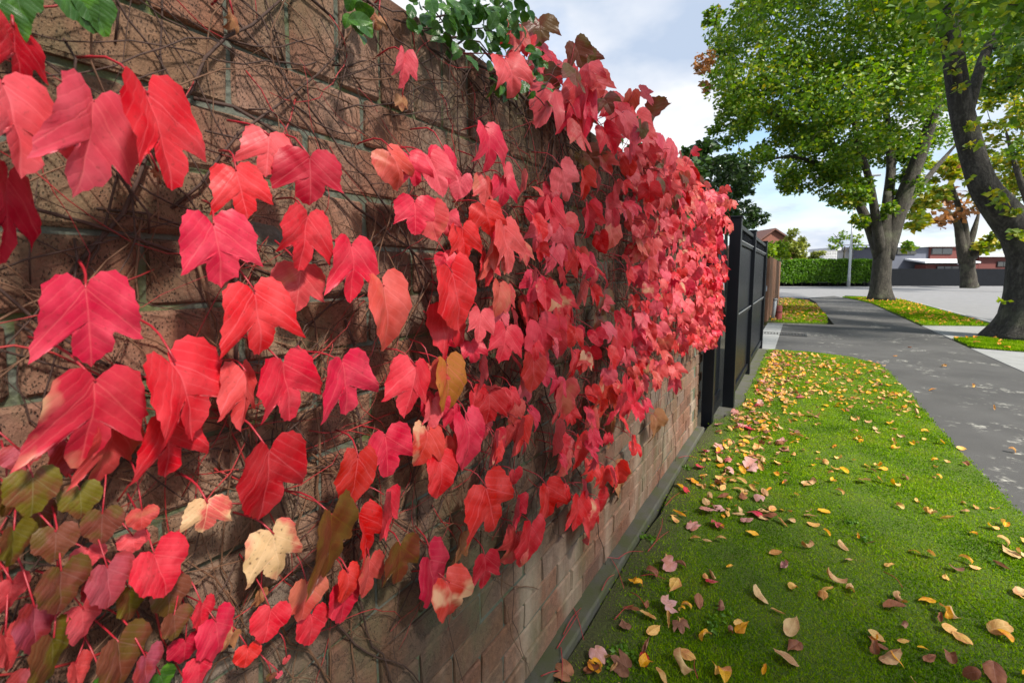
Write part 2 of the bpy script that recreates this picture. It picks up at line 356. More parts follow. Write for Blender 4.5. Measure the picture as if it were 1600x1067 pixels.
class MB:
    """collects boxes, prisms and tubes into one mesh"""
    def __init__(s): s.V = []; s.F = []; s.n = 0
    def add(s, V, Fc):
        V = np.asarray(V, float).reshape(-1, 3); s.V.append(V); s.F += [tuple(i + s.n for i in f) for f in Fc]; s.n += len(V)
    def box(s, a, b, bev=0.0):
        a = np.array(a, float); b = np.array(b, float)
        if not bev:
            V = [(x, y, z) for x in (a[0], b[0]) for y in (a[1], b[1]) for z in (a[2], b[2])]
            s.add(V, [(0, 1, 3, 2), (4, 6, 7, 5), (0, 4, 5, 1), (2, 3, 7, 6), (0, 2, 6, 4), (1, 5, 7, 3)]); return
        c = (a + b) / 2; h = (b - a) / 2; V = []; idx = {}
        for sx in (-1, 1):
            for sy in (-1, 1):
                for sz in (-1, 1):
                    for ax in range(3):
                        p = h - bev; p[ax] = h[ax]; idx[(sx, sy, sz, ax)] = len(V); V.append(c + p * np.array((sx, sy, sz)))
        Fc = []
        for ax in range(3):
            o1, o2 = [i for i in range(3) if i != ax]
            for sg in (-1, 1):
                q = []
                for s1, s2 in ((-1, -1), (1, -1), (1, 1), (-1, 1)):
                    k = [0, 0, 0]; k[ax] = sg; k[o1] = s1; k[o2] = s2; q.append(idx[(*k, ax)])
                flip = (sg < 0) ^ (ax == 1); Fc.append(tuple(q[::-1] if flip else q))
        for ax in range(3):                       # edges along ax
            o1, o2 = [i for i in range(3) if i != ax]
            for s1 in (-1, 1):
                for s2 in (-1, 1):
                    k0 = [0, 0, 0]; k0[o1] = s1; k0[o2] = s2; k1 = list(k0); k0[ax] = -1; k1[ax] = 1
                    Fc.append((idx[(*k0, o1)], idx[(*k1, o1)], idx[(*k1, o2)], idx[(*k0, o2)]))
        for sx in (-1, 1):
            for sy in (-1, 1):
                for sz in (-1, 1): Fc.append(tuple(idx[(sx, sy, sz, i)] for i in range(3)))
        s.add(V, Fc)
    def prism(s, pts, z0, z1):
        n = len(pts); V = [(*p[:2], z0) for p in pts] + [(*p[:2], z1) for p in pts]
        s.add(V, [tuple(range(n))[::-1], tuple(range(n, 2 * n))] + [(i, (i + 1) % n, n + (i + 1) % n, n + i) for i in range(n)])
    def tube(s, P, R, n=6, wob=0.0, cap=True):
        V, Fc = tube(P, R, n, wob, cap); s.add(V, Fc)
    def mesh(s, name, mat, smooth=False):
        V = np.concatenate(s.V); me = make_mesh(name, V, s.F, mat, smooth=smooth)
        bm = bmesh.new(); bm.from_mesh(me); bmesh.ops.recalc_face_normals(bm, faces=bm.faces); bm.to_mesh(me); bm.free(); return me

def tube(P, R, n=6, wob=0.0, cap=True, lobes=0):
    P = np.asarray(P, float); k = len(P); R = np.broadcast_to(np.asarray(R, float), (k,))
    T = np.gradient(P, axis=0); T /= np.linalg.norm(T, axis=1)[:, None] + 1e-9
    ref = np.array([0, 0, 1.0]) if abs(T[:, 2]).mean() < 0.8 else np.array([1.0, 0, 0])
    A = np.cross(T, ref); A /= np.linalg.norm(A, axis=1)[:, None] + 1e-9; B = np.cross(T, A)
    an = np.linspace(0, 2 * math.pi, n, endpoint=False)
    rr = R[:, None] * np.ones((1, n))
    if wob: rr = rr * (1 + wob * (np.sin(an * 3 + P[:, 2:3] * 1.7) * 0.5 + np.sin(an * 5 - P[:, 2:3] * 2.3 + 1.0) * 0.35 + RNG.normal(0, 0.25, (k, n))))
    V = P[:, None, :] + A[:, None, :] * (rr * np.cos(an))[..., None] + B[:, None, :] * (rr * np.sin(an))[..., None]
    V = V.reshape(-1, 3); Fc = []
    for i in range(k - 1):
        for j in range(n):
            j2 = (j + 1) % n; Fc.append((i * n + j, i * n + j2, (i + 1) * n + j2, (i + 1) * n + j))
    if cap: Fc += [tuple(range(n))[::-1], tuple(range((k - 1) * n, k * n))]
    return V, Fc

def spline(P, n):
    P = np.asarray(P, float); k = len(P); Q = np.vstack([2 * P[0] - P[1], P, 2 * P[-1] - P[-2]]); out = []
    for t in np.linspace(0, k - 1, n):
        i = min(int(t), k - 2); u = t - i; p0, p1, p2, p3 = Q[i:i + 4]
        out.append(0.5 * ((2 * p1) + (-p0 + p2) * u + (2 * p0 - 5 * p1 + 4 * p2 - p3) * u * u + (-p0 + 3 * p1 - 3 * p2 + p3) * u ** 3))
    return np.array(out)

# ================================================================== THE SETTING
def sheet(name, pts, z, mat, thick=0.0):
    mb = MB(); pts = [tuple(p[:2]) for p in pts]
    if thick: mb.prism(pts, z - thick, z)
    else: mb.add([(*p, z) for p in pts], [tuple(range(len(pts)))])
    me = mb.mesh(name, mat)
    if me.polygons[0].normal.z < 0 and not thick: me.flip_normals()
    return tag(obj(name, me), kind='structure')
sheet('ground', [(-700, -700), (700, -700), (700, 900), (-700, 900)], -0.12, 'soil')
sheet('road', [(5.45, -60), (60, -60), (60, 33), (60, 110), (-60, 70), (-60, 29.5), (1.2, 31.5), (3.2, 34.5), (5.0, 33.6), (5.6, 31)], -0.09, 'road')
sheet('footpath', [(1.7, -12), (3.62, -12), (3.60, 9.6), (3.62, 27.0), (3.30, 30.0), (2.6, 34.4), (1.2, 31.0), (1.45, 27.0), (1.62, 15.6), (0.1, 15.2), (0.24, 9.4), (1.7, 9.4)], -0.025, 'asphalt')

def rag(pts, amp=0.03, step=0.18):
    out = []; n = len(pts)
    for i in range(n):
        p = np.array(pts[i][:2], float); q = np.array(pts[(i + 1) % n][:2], float); k = max(1, int(np.linalg.norm(q - p) / step))
        for j in range(k): out.append(p + (q - p) * j / k + RNG.normal(0, amp, 2))
    return out
LAWN = [(0.075, -2), (1.92, -2), (1.93, 3.7), (1.90, 5.9), (1.93, 8.0), (1.86, 9.1), (1.55, 9.65), (0.9, 9.85), (0.30, 9.78), (0.27, 5.6), (0.22, 5.1), (0.075, 4.55)]
def lawn_sheet(name, pts, mat='lawn_turf'):
    poly = rag(pts, 0.012)
    return sheet(name, poly, 0.0, mat, 0.1), poly
lawn, lawn_poly = lawn_sheet('lawn', LAWN)
ISL = [(-0.6, 15.3), (0.3, 15.35), (1.45, 15.75), (1.55, 18), (1.40, 24), (1.1, 27.5), (0.2, 29.8), (-0.6, 30.3)]
_, isl_poly = lawn_sheet('verge_lawn', ISL)
TRI = [(3.66, 16.55), (5.30, 17.45), (5.34, 24), (5.40, 31.0), (4.9, 33.2), (3.6, 33.6), (2.9, 33.0), (3.45, 29.6), (3.70, 26.5)]
_, tri_poly = lawn_sheet('verge_lawn', TRI)
T2G = [(3.66, 12.15), (5.30, 11.9), (5.30, 15.2), (3.68, 13.6)]
_, t2_poly = lawn_sheet('verge_lawn', T2G)
lawn_sheet('verge_lawn', [(3.66, -12), (5.3, -12), (5.3, 3.0), (3.66, 3.0)])
sheet('driveway_slab', [(3.625, 3.03), (5.42, 3.03), (5.42, 11.86), (3.60, 12.1)], -0.018, 'concrete', 0.09)
sheet('driveway_slab', [(3.64, 13.62), (5.42, 15.25), (5.42, 17.4), (3.625, 16.5)], -0.018, 'concrete', 0.09)
sheet('gate_apron', [(0.02, 9.84), (0.40, 9.88), (0.40, 15.0), (0.02, 15.0)], -0.014, 'concrete', 0.09)
sheet('kerb', [(5.43, -12), (5.58, -12), (5.62, 31), (5.2, 33.9), (3.2, 35.0), (3.15, 34.85), (5.05, 33.8), (5.47, 31)], 0.004, 'concrete', 0.1)
sheet('gate_apron', [(0.06, 4.72), (0.265, 5.4), (0.295, 9.78), (0.06, 9.78)], -0.006, 'footing', 0.09)

# ---- drain cover in the driveway
c0 = at_z(1222, 522, -0.02)
dc = thing('drain_cover', 'dark iron drain grate set in the asphalt driveway', 'drain', (0, 0, 0)); dc.location = (c0[0], c0[1], -0.02)
mb = MB()
for k in range(2): mb.box((-0.5, -0.2 + k * 0.36, 0), (0.5, -0.16 + k * 0.36, 0.012))
for k in range(2): mb.box((-0.5 + k * 0.96, -0.155, 0), (-0.46 + k * 0.96, 0.155, 0.012))
obj('frame', mb.mesh('frame', 'iron'), dc)
mb = MB(); mb.box((-0.012, -0.154, 0), (0.012, 0.154, 0.01)); bar = mb.mesh('bar', 'iron')
for k in range(14): obj('bar', bar, dc, (-0.42 + k * 0.065, 0, 0))

# ================================================================== BRICK WALL
PL, PH, JT, WTOP = 0.25, 0.0975, 0.009, 2.0
WEND = 4.36
wall = thing('brick_wall', 'tall brown brick garden wall overgrown with red creeper', 'wall', (0, 2.0, 0))
WL = np.array([0, 2.0, 0])
mb = MB(); mb.box((-0.115, -0.5, 0.0), (-0.009, WEND - 0.004, WTOP - 0.012)); mb.box((-0.2, WEND - 0.004, 0.0), (-0.085, 4.95, WTOP - 0.05))
obj('mortar_joints', mb.mesh('mortar_joints', 'mortar'), wall, tuple(-WL))
mb = MB(); mb.box((-0.1, -0.5, -0.05), (0.064, WEND + 0.02, 0.036), 0.008); foot = mb.mesh('footing', 'footing')
bm = bmesh.new(); bm.from_mesh(foot); bm.to_mesh(foot); bm.free(); obj('footing', foot, wall, tuple(-WL))
def brick_mesh(l, h, seed):
    r = np.random.default_rng(seed); mb = MB(); mb.box((-0.05, -l / 2, -h / 2), (0.05, l / 2, h / 2), 0.005)
    mb.V = [v + r.normal(0, 0.0016, v.shape) for v in mb.V]; return mb.mesh('brick', 'brick')
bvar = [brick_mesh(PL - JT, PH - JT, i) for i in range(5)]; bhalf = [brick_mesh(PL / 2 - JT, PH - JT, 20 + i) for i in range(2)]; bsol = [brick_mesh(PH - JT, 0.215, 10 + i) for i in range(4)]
spots = []
nc = 18
for c in range(nc):
    z = 0.036 + (c + 0.5) * PH; y = -0.5 + (PL / 2 if c % 2 else 0); 
    while y + PL <= WEND + 0.01:
        spots.append((y + PL / 2, z, 'b', 0.0)); y += PL
    rest = WEND - y
    if rest > PL / 2 - 0.02: spots.append((WEND - PL / 4, z, 'h', 0.0))
    for k in range(3):
        yy = WEND + 0.13 + k * PL - (PL / 2 if c % 2 else 0)
        if WEND + 0.12 < yy < 4.95: spots.append((yy, z, 'b', -0.075))
zs = 0.036 + nc * PH + 0.11
for k in range(int((WEND + 0.5) / PH)): spots.append((-0.5 + (k + 0.5) * PH, zs, 's', 0.0))
info = []
for (y, z, t, dx) in spots:
    pr = proj((dx, y, z)); sc = FPX / max(pr[2], 0.05); inn = -120 < pr[0] < 1700 and -120 < pr[1] < 1190 and pr[2] > 0.1
    info.append((sc * sc * (1 if t != 's' else 0.5) * (1 if inn else 0.001), y, z, t, dx))
info.sort(reverse=True)
rb = MB()
for i, (_, y, z, t, dx) in enumerate(info):
    me = {'b': bvar, 'h': bhalf, 's': bsol}[t]; me = me[i % len(me)]
    jx = RNG.normal(0, 0.0022); rz = RNG.normal(0, 0.006); rx = RNG.normal(0, 0.006)
    M = Matrix.Translation((-0.05 + jx + dx, y - 2.0, z)) @ Matrix.Rotation(rz, 4, 'Z') @ Matrix.Rotation(rx, 4, 'X')
    if i < 300: obj('brick', me, wall, M=M)
    else:
        V = [M @ v.co for v in me.vertices]; rb.add(V, [tuple(p.vertices) for p in me.polygons])
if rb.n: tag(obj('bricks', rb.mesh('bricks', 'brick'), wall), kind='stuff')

# ================================================================== LEAVES
HALF = {
 'L': [(0, 0), (.05, .10), (.17, .19), (.32, .20), (.46, .11), (.55, -.06), (.585, -.24), (.585, -.40), (.59, -.53), (.625, -.73), (.48, -.665), (.36, -.605), (.26, -.56), (.26, -.66), (.22, -.80), (.11, -.93), (0, -1.0)],
 'D': [(0, 0), (.05, .09), (.17, .17), (.31, .16), (.43, .06), (.51, -.12), (.54, -.30), (.56, -.46), (.60, -.60), (.645, -.83), (.46, -.70), (.31, -.60), (.21, -.54), (.215, -.66), (.19, -.80), (.10, -.93), (0, -1.0)],
 'H': [(0, 0), (.05, .10), (.17, .20), (.31, .20), (.43, .11), (.51, -.05), (.535, -.22), (.51, -.40), (.45, -.55), (.37, -.68), (.26, -.80), (.13, -.92), (0, -1.0)],
 'R': [(0, 0), (.07, .13), (.22, .22), (.40, .19), (.54, .07), (.61, -.11), (.61, -.30), (.55, -.46), (.45, -.57), (.37, -.61), (.31, -.70), (.20, -.84), (.09, -.92), (0, -.95)],
 'O': [(0, 0), (.10, -.03), (.21, -.12), (.29, -.26), (.32, -.42), (.30, -.58), (.23, -.74), (.13, -.88), (0, -1.0)],
}
def leaf_geo(lk, rk, seed, fold=0.15, bend=0.2, curl=0.0, rings=4, step=2, teeth=0.018, roll=0.0, asym=0.0):
    r = np.random.default_rng(seed)
    def half(k, sg):
        P = np.array(HALF[k]); P = P * (1 + r.normal(0, 0.03, P.shape)); P[0] = 0; P[-1] = (0, HALF[k][-1][1])
        Q = spline(P, (len(P) - 1) * step + 1); Q[:, 0] *= sg
        return Q
    A = half(rk, 1); B = half(lk, -1)[::-1]
    O = np.vstack([A[:-1], B[:-1]]); n = len(O); cen = np.array([0, -0.40])
    tm = teeth * np.where(np.arange(n) % 2 == 0, 1, -1) + r.normal(0, 0.006, n); tm[0] = 0
    O = cen + (O - cen) * (1 + tm)[:, None]
    fr = np.linspace(0, 1, rings + 1)[1:] ** 0.85
    UV = np.vstack([cen[None]] + [cen + (O - cen) * f for f in fr])
    u, v = UV[:, 0], UV[:, 1]
    Fc = [(0, 1 + (i + 1) % n, 1 + i) for i in range(n)]
    for k in range(rings - 1):
        a, b = 1 + k * n, 1 + (k + 1) * n
        Fc += [(a + (i + 1) % n, b + (i + 1) % n, b + i, a + i) for i in range(n)]
    au = np.abs(u)
    ph1 = r.uniform(0, 6.28, 4)
    fl = fold * (1 + np.sign(u) * asym)
    x = np.sign(u) * au * np.cos(fl * 0.9); z = au * np.sin(fl) - 0.75 * fold * au ** 2
    z = z - bend * (v + 0.30) ** 2 + 0.02 * np.sin(u * 9 + ph1[0]) * np.cos(v * 8 + ph1[1]) + 0.012 * np.sin(u * 21 + v * 13 + ph1[2])
    z += 0.05 * au * np.sin(v * 11 + au * 9 + ph1[3])
    y = v.copy()
    if curl:                                        # roll along the length
        ang = curl * (v + 0.5); rad = 1 / curl if abs(curl) > 1e-3 else 1e3
        y2 = -0.5 + np.sin(ang) * (rad + z); z = (rad + z) * np.cos(ang) - rad; y = y2
    if roll:
        ang = roll * x; rad = 1 / roll; x2 = np.sin(ang) * (rad + z); z = (rad + z) * np.cos(ang) - rad; x = x2
    return np.stack([x, y, z], 1), Fc, UV
def leaf_mesh(name, *a, mat='leaf_red', **k):
    V, Fc, UV = leaf_geo(*a, **k); return make_mesh(name, V, Fc, mat, uv=UV, smooth=True)
LV = {'L': [], 'H': [], 'T': [], 'R': []}
vr = np.random.default_rng(77)
for i in range(15):
    l, r_ = [('L', 'L'), ('D', 'L'), ('L', 'D'), ('D', 'D'), ('L', 'L')][i % 5]
    LV['L'].append(leaf_mesh('leaf', l, r_, 100 + i, fold=vr.uniform(.14, .40) * (1 if i % 6 else -.6), bend=vr.uniform(.08, .28), curl=vr.uniform(-.25, .45), asym=vr.uniform(-.35, .35), teeth=vr.uniform(.014, .026)))
for i in range(6): LV['H'].append(leaf_mesh('leaf', 'H', 'H' if i % 3 else 'L', 200 + i, fold=vr.uniform(.12, .36), bend=vr.uniform(.15, .35), curl=vr.uniform(-.3, .6), asym=vr.uniform(-.3, .3)))
for i in range(12):
    l, r_ = [('L', 'L'), ('D', 'L'), ('L', 'H'), ('D', 'D'), ('H', 'D'), ('L', 'D')][i % 6]
    LV['T'].append(leaf_mesh('leaf', l, r_, 300 + i, fold=vr.uniform(.35, 1.0) * (1 if i % 5 else -.7), bend=vr.uniform(.1, .4), curl=vr.uniform(-.5, 1.3), asym=vr.uniform(-.5, .5)))
for i, (f, b) in enumerate([(.15, .2), (.28, .1), (-.1, .25), (.35, .15)]): LV['R'].append(leaf_mesh('leaf', 'R', 'R', 400 + i, fold=f, bend=b))

LV['D'] = [LV['L'][1], LV['L'][3], LV['L'][2]]
CODE = dict(r='leaf_red', c='leaf_crimson', p='leaf_pink', o='leaf_coral', t='leaf_tinged', m='leaf_maroon', g='leaf_olive', z='leaf_bronze', y='leaf_cream', q='leaf_orange', v='leaf_mauve', d='leaf_dry', n='leaf_green')
leaf_count = {}
def put_leaf(vine, M, kind, code, attach=None, mesh=None, stalk_r=0.0012, name='leaf'):
    """a leaf as a part of its vine; its stalk, from the leaf base back to the wall, as a sub-part"""
    base = np.array(vine.location)
    ms = LV[kind]; me = mesh or ms[int(RNG.integers(len(ms)))]
    Ml = M.copy(); Ml[:3, 3] -= base
    o = obj(name, me, vine, M=Ml); o.material_slots[0].link = 'OBJECT'; o.material_slots[0].material = MAT[CODE[code]]
    if attach is not None:
        b = M[:3, 3]; a = np.asarray(attach, float); mid = (a + b) / 2 + np.array([0.012, 0, RNG.uniform(0.0, 0.02)])
        P = spline([a, mid, b + (a - b) * 0.0], 6); V, Fc = tube(P, np.linspace(stalk_r * 1.5, stalk_r, 6), 5)
        Mi = np.linalg.inv(M); V = V @ Mi[:3, :3].T + Mi[:3, 3]
        obj('leaf_stalk', make_mesh('leaf_stalk', V, Fc, 'stalk_red', smooth=True), o)
    leaf_count[vine.name] = leaf_count.get(vine.name, 0) + 1
    return o
def frame(p, yv, yawr, pitch, sx, sy):
    """leaf matrix: yv = direction from tip to base, face turned from the wall's normal by yaw (about yv)"""
    yv = np.asarray(yv, float); yv = yv / np.linalg.norm(yv)
    zv = np.array([1.0, 0, 0]); zv = zv - yv * (zv @ yv); zv /= np.linalg.norm(zv); xv = np.cross(yv, zv)
    c, s = math.cos(yawr), math.sin(yawr); z2 = zv * c + xv * s; x2 = xv * c - zv * s
    c, s = math.cos(pitch), math.sin(pitch); y3 = yv * c + z2 * s; z3 = z2 * c - yv * s
    M = np.eye(4); M[:3, 0] = x2 * sx; M[:3, 1] = y3 * sy; M[:3, 2] = z3 * (sx + sy) / 2; M[:3, 3] = p
    return M
def hero(vine, bx, by, tx, ty, w, code='r', kind='L', off=None, stalk=True):
    off = RNG.uniform(0.065, 0.105) if off is None else off
    b = at_x(bx, by, off); t = at_x(tx, ty, off); Ln = np.linalg.norm(b - t); yv = (b - t) / Ln
    best = None
    sx0 = Ln * (0.98 if kind != 'H' else 1.0)
    for d in range(-70, 75, 5):
        M = frame(b, yv, math.radians(d), 0, sx0, Ln)
        q = proj(np.array([(M @ np.array([s * .57, -.3, 0.05, 1]))[:3] for s in (-1, 1)])); wp = q[1, 0] - q[0, 0]
        if wp <= 0: continue
        cost = abs(math.log(wp / w)) * 60 + abs(d - (-6)) * 0.5
        if best is None or cost < best[0]: best = (cost, d, wp)
    b = b - yv * Ln * 0.05; fs = 0.90 if bx < 580 else 0.84; Ln *= fs; sx0 *= fs
    d, wp = best[1], best[2] * 0.94; sx = sx0 * min(1.35, max(0.6, w / wp))
    M = frame(b, yv, math.radians(d + RNG.normal(0, 4)), RNG.uniform(-0.08, 0.14), sx, Ln)
    at = None
    sr = 0.0008 if kind == 'R' else 0.0012
    if stalk: at = np.array([0.006, b[1] + RNG.uniform(-0.035, 0.03), b[2] + RNG.uniform(0.0, 0.06)])
    return put_leaf(vine, M, kind, code, at, stalk_r=sr)

V1 = thing('creeper_vine', 'deciduous creeper with large glossy red leaves spread over the brick face', 'vine', (0.02, 1.0, 0.0), 'creepers on the brick wall')
V2 = thing('creeper_vine', 'young creeper with small rounded pink, bronze and olive leaves low on the wall', 'vine', (0.02, 0.12, 0.9), 'creepers on the brick wall')
V3 = thing('creeper_vine', 'creeper spilling over the wall top, its red leaves against the sky', 'vine', (-0.05, 2.4, 2.0), 'creepers on the brick wall')
V4 = thing('creeper_vine', 'dense creeper matting the end of the wall beside the black gate', 'vine', (0.02, 4.2, 0.0), 'creepers on the brick wall')

A = [ # base x,y, tip x,y, width, colour, kind, offset
 (20, 35, 33, 145, 85, 'c', 'L', .06), (2, 122, 48, 285, 130, 'p', 'L', .12), (147, 150, 128, 316, 158, 'p', 'L', .10), (228, 138, 291, 303, 128, 'r', 'L', .11),
 (8, 272, 34, 420, 70, 'c', 'L', .07), (133, 443, 150, 584, 178, 'r', 'L', .10), (333, 344, 354, 456, 123, 'r', 'L', .10), (368, 262, 388, 348, 96, 'r', 'L', .085),
 (421, 208, 417, 280, 92, 'p', 'L', .07), (484, 242, 490, 324, 108, 'c', 'L', .09), (480, 334, 477, 428, 94, 'r', 'L', .10), (550, 378, 553, 478, 86, 'r', 'L', .09),
 (398, 450, 417, 563, 120, 'r', 'L', .105), (470, 420, 464, 494, 88, 'o', 'L', .06), (600, 440, 617, 564, 88, 'o', 'H', .10), (150, 588, 138, 742, 172, 't', 'L', .10),
 (182, 655, 160, 770, 100, 'o', 'L', .07), (272, 558, 318, 694, 134, 'r', 'L', .10), (262, 650, 272, 752, 102, 'r', 'L', .075), (385, 575, 376, 680, 56, 'p', 'T', .08),
 (440, 562, 468, 664, 90, 'r', 'D', .09), (534, 560, 557, 656, 86, 'r', 'D', .09), (652, 568, 634, 666, 74, 'r', 'T', .09), (676, 625, 668, 682, 40, 'p', 'T', .07),
 (420, 698, 426, 824, 134, 'c', 'H', .11), (561, 710, 545, 800, 72, 'c', 'H', .10), (602, 676, 610, 756, 82, 'r', 'L', .085), (672, 668, 652, 742, 58, 't', 'H', .08),
 (690, 716, 690, 791, 58, 'r', 'H', .09), (325, 783, 318, 838, 84, 'y', 'L', .08), (428, 830, 438, 912, 90, 'y', 'L', .075), (518, 798, 526, 910, 88, 'm', 'L', .12),
 (626, 848, 625, 924, 62, 'm', 'L', .09), (672, 870, 688, 954, 50, 'c', 'H', .08), (702, 906, 712, 979, 60, 't', 'H', .09), (758, 866, 756, 926, 58, 'c', 'L', .08),
 (760, 758, 778, 840, 80, 'r', 'L', .09), (832, 818, 824, 902, 54, 'r', 'H', .09), (855, 756, 862, 820, 42, 'r', 'T', .08), (806, 775, 808, 832, 36, 'r', 'T', .06),
 (812, 832, 790, 895, 34, 'o', 'T', .06), (480, 908, 470, 976, 68, 'o', 'R', .08), (488, 958, 484, 1014, 52, 'r', 'R', .06), (540, 912, 535, 982, 52, 'r', 'R', .06),
 (545, 892, 543, 948, 34, 'r', 'H', .08), (578, 872, 570, 938, 46, 'o', 'H', .07), (600, 768, 598, 855, 44, 'r', 'T', .065), (560, 800, 585, 875, 40, 'r', 'T', .06),
 # middle of the wall
 (632, 82, 634, 142, 46, 'p', 'T', .09), (794, 86, 806, 164, 56, 'p', 'T', .12), (764, 196, 770, 280, 40, 'r', 'T', .09), (612, 230, 640, 310, 52, 'o', 'T', .11), (640, 240, 655, 300, 52, 'r', 'T', .09),
 (648, 312, 650, 374, 80, 'r', 'L', .08), (694, 232, 704, 300, 50, 'r', 'T', .09), (787, 276, 790, 332, 48, 'r', 'T', .08), (758, 320, 770, 376, 56, 'r', 'L', .09), (722, 352, 730, 418, 58, 'r', 'L', .10),
 (786, 350, 798, 436, 52, 'p', 'L', .10), (764, 380, 752, 446, 36, 'o', 'T', .08), (706, 420, 735, 530, 66, 'r', 'H', .11), (782, 444, 774, 505, 44, 'o', 'H', .09), (692, 470, 745, 545, 50, 'r', 'L', .07),
 (878, 262, 896, 322, 42, 'p', 'L', .10), (910, 266, 920, 318, 28, 'r', 'T', .09), (862, 290, 856, 318, 34, 'c', 'H', .07), (862, 314, 862, 372, 40, 'r', 'L', .09), (846, 352, 838, 398, 40, 'p', 'T', .08),
 (918, 318, 925, 378, 26, 'r', 'T', .08), (948, 305, 956, 345, 44, 'p', 'T', .09), (958, 352, 957, 396, 34, 'o', 'H', .09), (842, 432, 830, 478, 42, 'r', 'L', .08), (868, 384, 862, 430, 30, 'p', 'T', .08),
 (838, 460, 848, 530, 30, 'o', 'T', .06), (872, 392, 880, 428, 26, 'r', 'T', .08), (900, 392, 905, 440, 30, 'r', 'T', .08), (884, 478, 888, 555, 40, 'r', 'L', .09), (906, 440, 902, 490, 30, 'p', 'T', .07),
 (792, 512, 782, 576, 54, 'r', 'L', .09), (778, 484, 772, 522, 40, 'p', 'L', .06), (842, 502, 858, 572, 54, 'r', 'L', .10), (834, 556, 832, 622, 50, 'c', 'H', .10), (700, 566, 702, 664, 56, 'q', 'H', .09),
 (766, 612, 762, 672, 56, 'c', 'L', .07), (732, 652, 733, 750, 48, 'r', 'H', .09), (772, 672, 768, 738, 34, 't', 'T', .08), (812, 652, 806, 724, 46, 'r', 'T', .09), (866, 655, 872, 722, 28, 'r', 'T', .08),
 (908, 684, 905, 752, 36, 'r', 'H', .09), (878, 598, 884, 668, 22, 'o', 'T', .08), (900, 550, 896, 602, 30, 'r', 'T', .08), (948, 590, 944, 664, 34, 't', 'L', .08), (982, 590, 976, 668, 34, 'r', 'L', .08),
 (966, 506, 968, 586, 42, 'r', 'L', .09), (945, 455, 942, 502, 30, 'm', 'L', .08), (936, 492, 934, 532, 26, 'm', 'L', .06), (880, 705, 872, 756, 26, 'o', 'T', .07), (926, 720, 918, 762, 24, 'r', 'T', .07),
 (770, 615, 748, 600, 40, 'r', 'T', .06), (820, 586, 812, 648, 30, 'p', 'T', .07), (905, 775, 898, 838, 34, 'r', 'L', .08), (922, 800, 928, 856, 30, 't', 'H', .08), (936, 778, 944, 818, 24, 'c', 'H', .07),
 (886, 760, 880, 805, 28, 'r', 'T', .06), (946, 730, 942, 772, 28, 'r', 'T', .08), (996, 690, 990, 716, 26, 'r', 'T', .08), (1026, 648, 1030, 690, 24, 'd', 'T', .08), (965, 725, 972, 768, 24, 'r', 'T', .06),
 (915, 400, 918, 445, 30, 'r', 'T', .08), (740, 610, 752, 668, 30, 'r', 'T', .06), (860, 510, 845, 560, 34, 'p', 'T', .06), (915, 545, 912, 585, 26, 'r', 'T', .06), (935, 640, 930, 690, 24, 'o', 'T', .07),
]
for a_ in A: hero(V1, *a_)
# shrivelled brown leaves caught among the stems
for (bx, by, tx, ty, w) in [(365, 22, 358, 50, 22), (592, 22, 590, 50, 32), (628, 150, 630, 178, 20), (718, 835, 712, 895, 22), (248, 268, 240, 278, 22), (945, 650, 950, 705, 24), (1006, 560, 1000, 600, 22), (968, 735, 975, 780, 20)]:
    hero(V1, bx, by, tx, ty, w, 'd', 'T', 0.03)
B = [ # lower left clump of small round leaves
 (30, 700, 32, 742, 72, 'v', 'R', .06), (108, 690, 112, 748, 58, 'v', 'R', .06), (52, 742, 50, 815, 96, 'g', 'R', .09), (125, 762, 128, 815, 72, 'g', 'R', .08), (22, 825, 20, 890, 62, 'g', 'R', .10),
 (88, 828, 85, 884, 78, 'z', 'R', .10), (160, 800, 158, 858, 70, 'z', 'R', .08), (222, 796, 222, 834, 54, 'o', 'R', .08), (208, 836, 210, 866, 52, 'p', 'R', .06), (138, 856, 136, 894, 62, 'p', 'R', .06),
 (240, 862, 262, 936, 84, 'r', 'R', .10), (168, 884, 172, 956, 76, 'v', 'R', .10), (96, 888, 92, 966, 90, 'z', 'R', .11), (55, 945, 50, 1028, 84, 'v', 'R', .09), (130, 948, 138, 1010, 68, 'p', 'R', .08),
 (20, 908, 14, 962, 62, 'p', 'R', .06), (8, 992, 14, 1052, 50, 'p', 'R', .08), (84, 992, 88, 1075, 66, 'g', 'R', .11), (203, 918, 204, 975, 54, 'g', 'R', .06), (265, 912, 262, 968, 62, 'z', 'R', .06),
 (272, 958, 274, 1002, 52, 'z', 'R', .08), (185, 998, 190, 1078, 86, 'z', 'R', .09), (228, 1024, 230, 1080, 48, 'v', 'R', .10), (118, 1034, 120, 1084, 34, 'p', 'R', .06), (316, 942, 312, 990, 44, 'r', 'R', .07),
 (338, 968, 345, 1034, 58, 'r', 'R', .08), (290, 1000, 288, 1042, 56, 'c', 'R', .06), (312, 1030, 308, 1080, 50, 'r', 'R', .08), (45, 1044, 48, 1090, 74, 'v', 'R', .07), (424, 950, 410, 1010, 66, 'r', 'R', .09),
 (388, 1010, 382, 1048, 44, 'r', 'R', .08), (60, 790, 66, 835, 60, 'z', 'R', .05), (10, 760, 8, 812, 44, 'g', 'R', .05), (150, 905, 146, 950, 50, 'v', 'R', .05), (250, 1052, 258, 1085, 40, 'n', 'R', .05), (160, 1058, 160, 1085, 40, 'n', 'R', .05),
 (448, 1026, 446, 1040, 12, 'p', 'R', .03), (436, 1050, 434, 1062, 12, 'p', 'R', .03), (424, 1052, 420, 1066, 18, 'z', 'R', .03), (366, 985, 345, 1020, 40, 'd', 'T', .07), (408, 920, 400, 950, 22, 'd', 'T', .05),
]
for a_ in B: hero(V2, *a_)

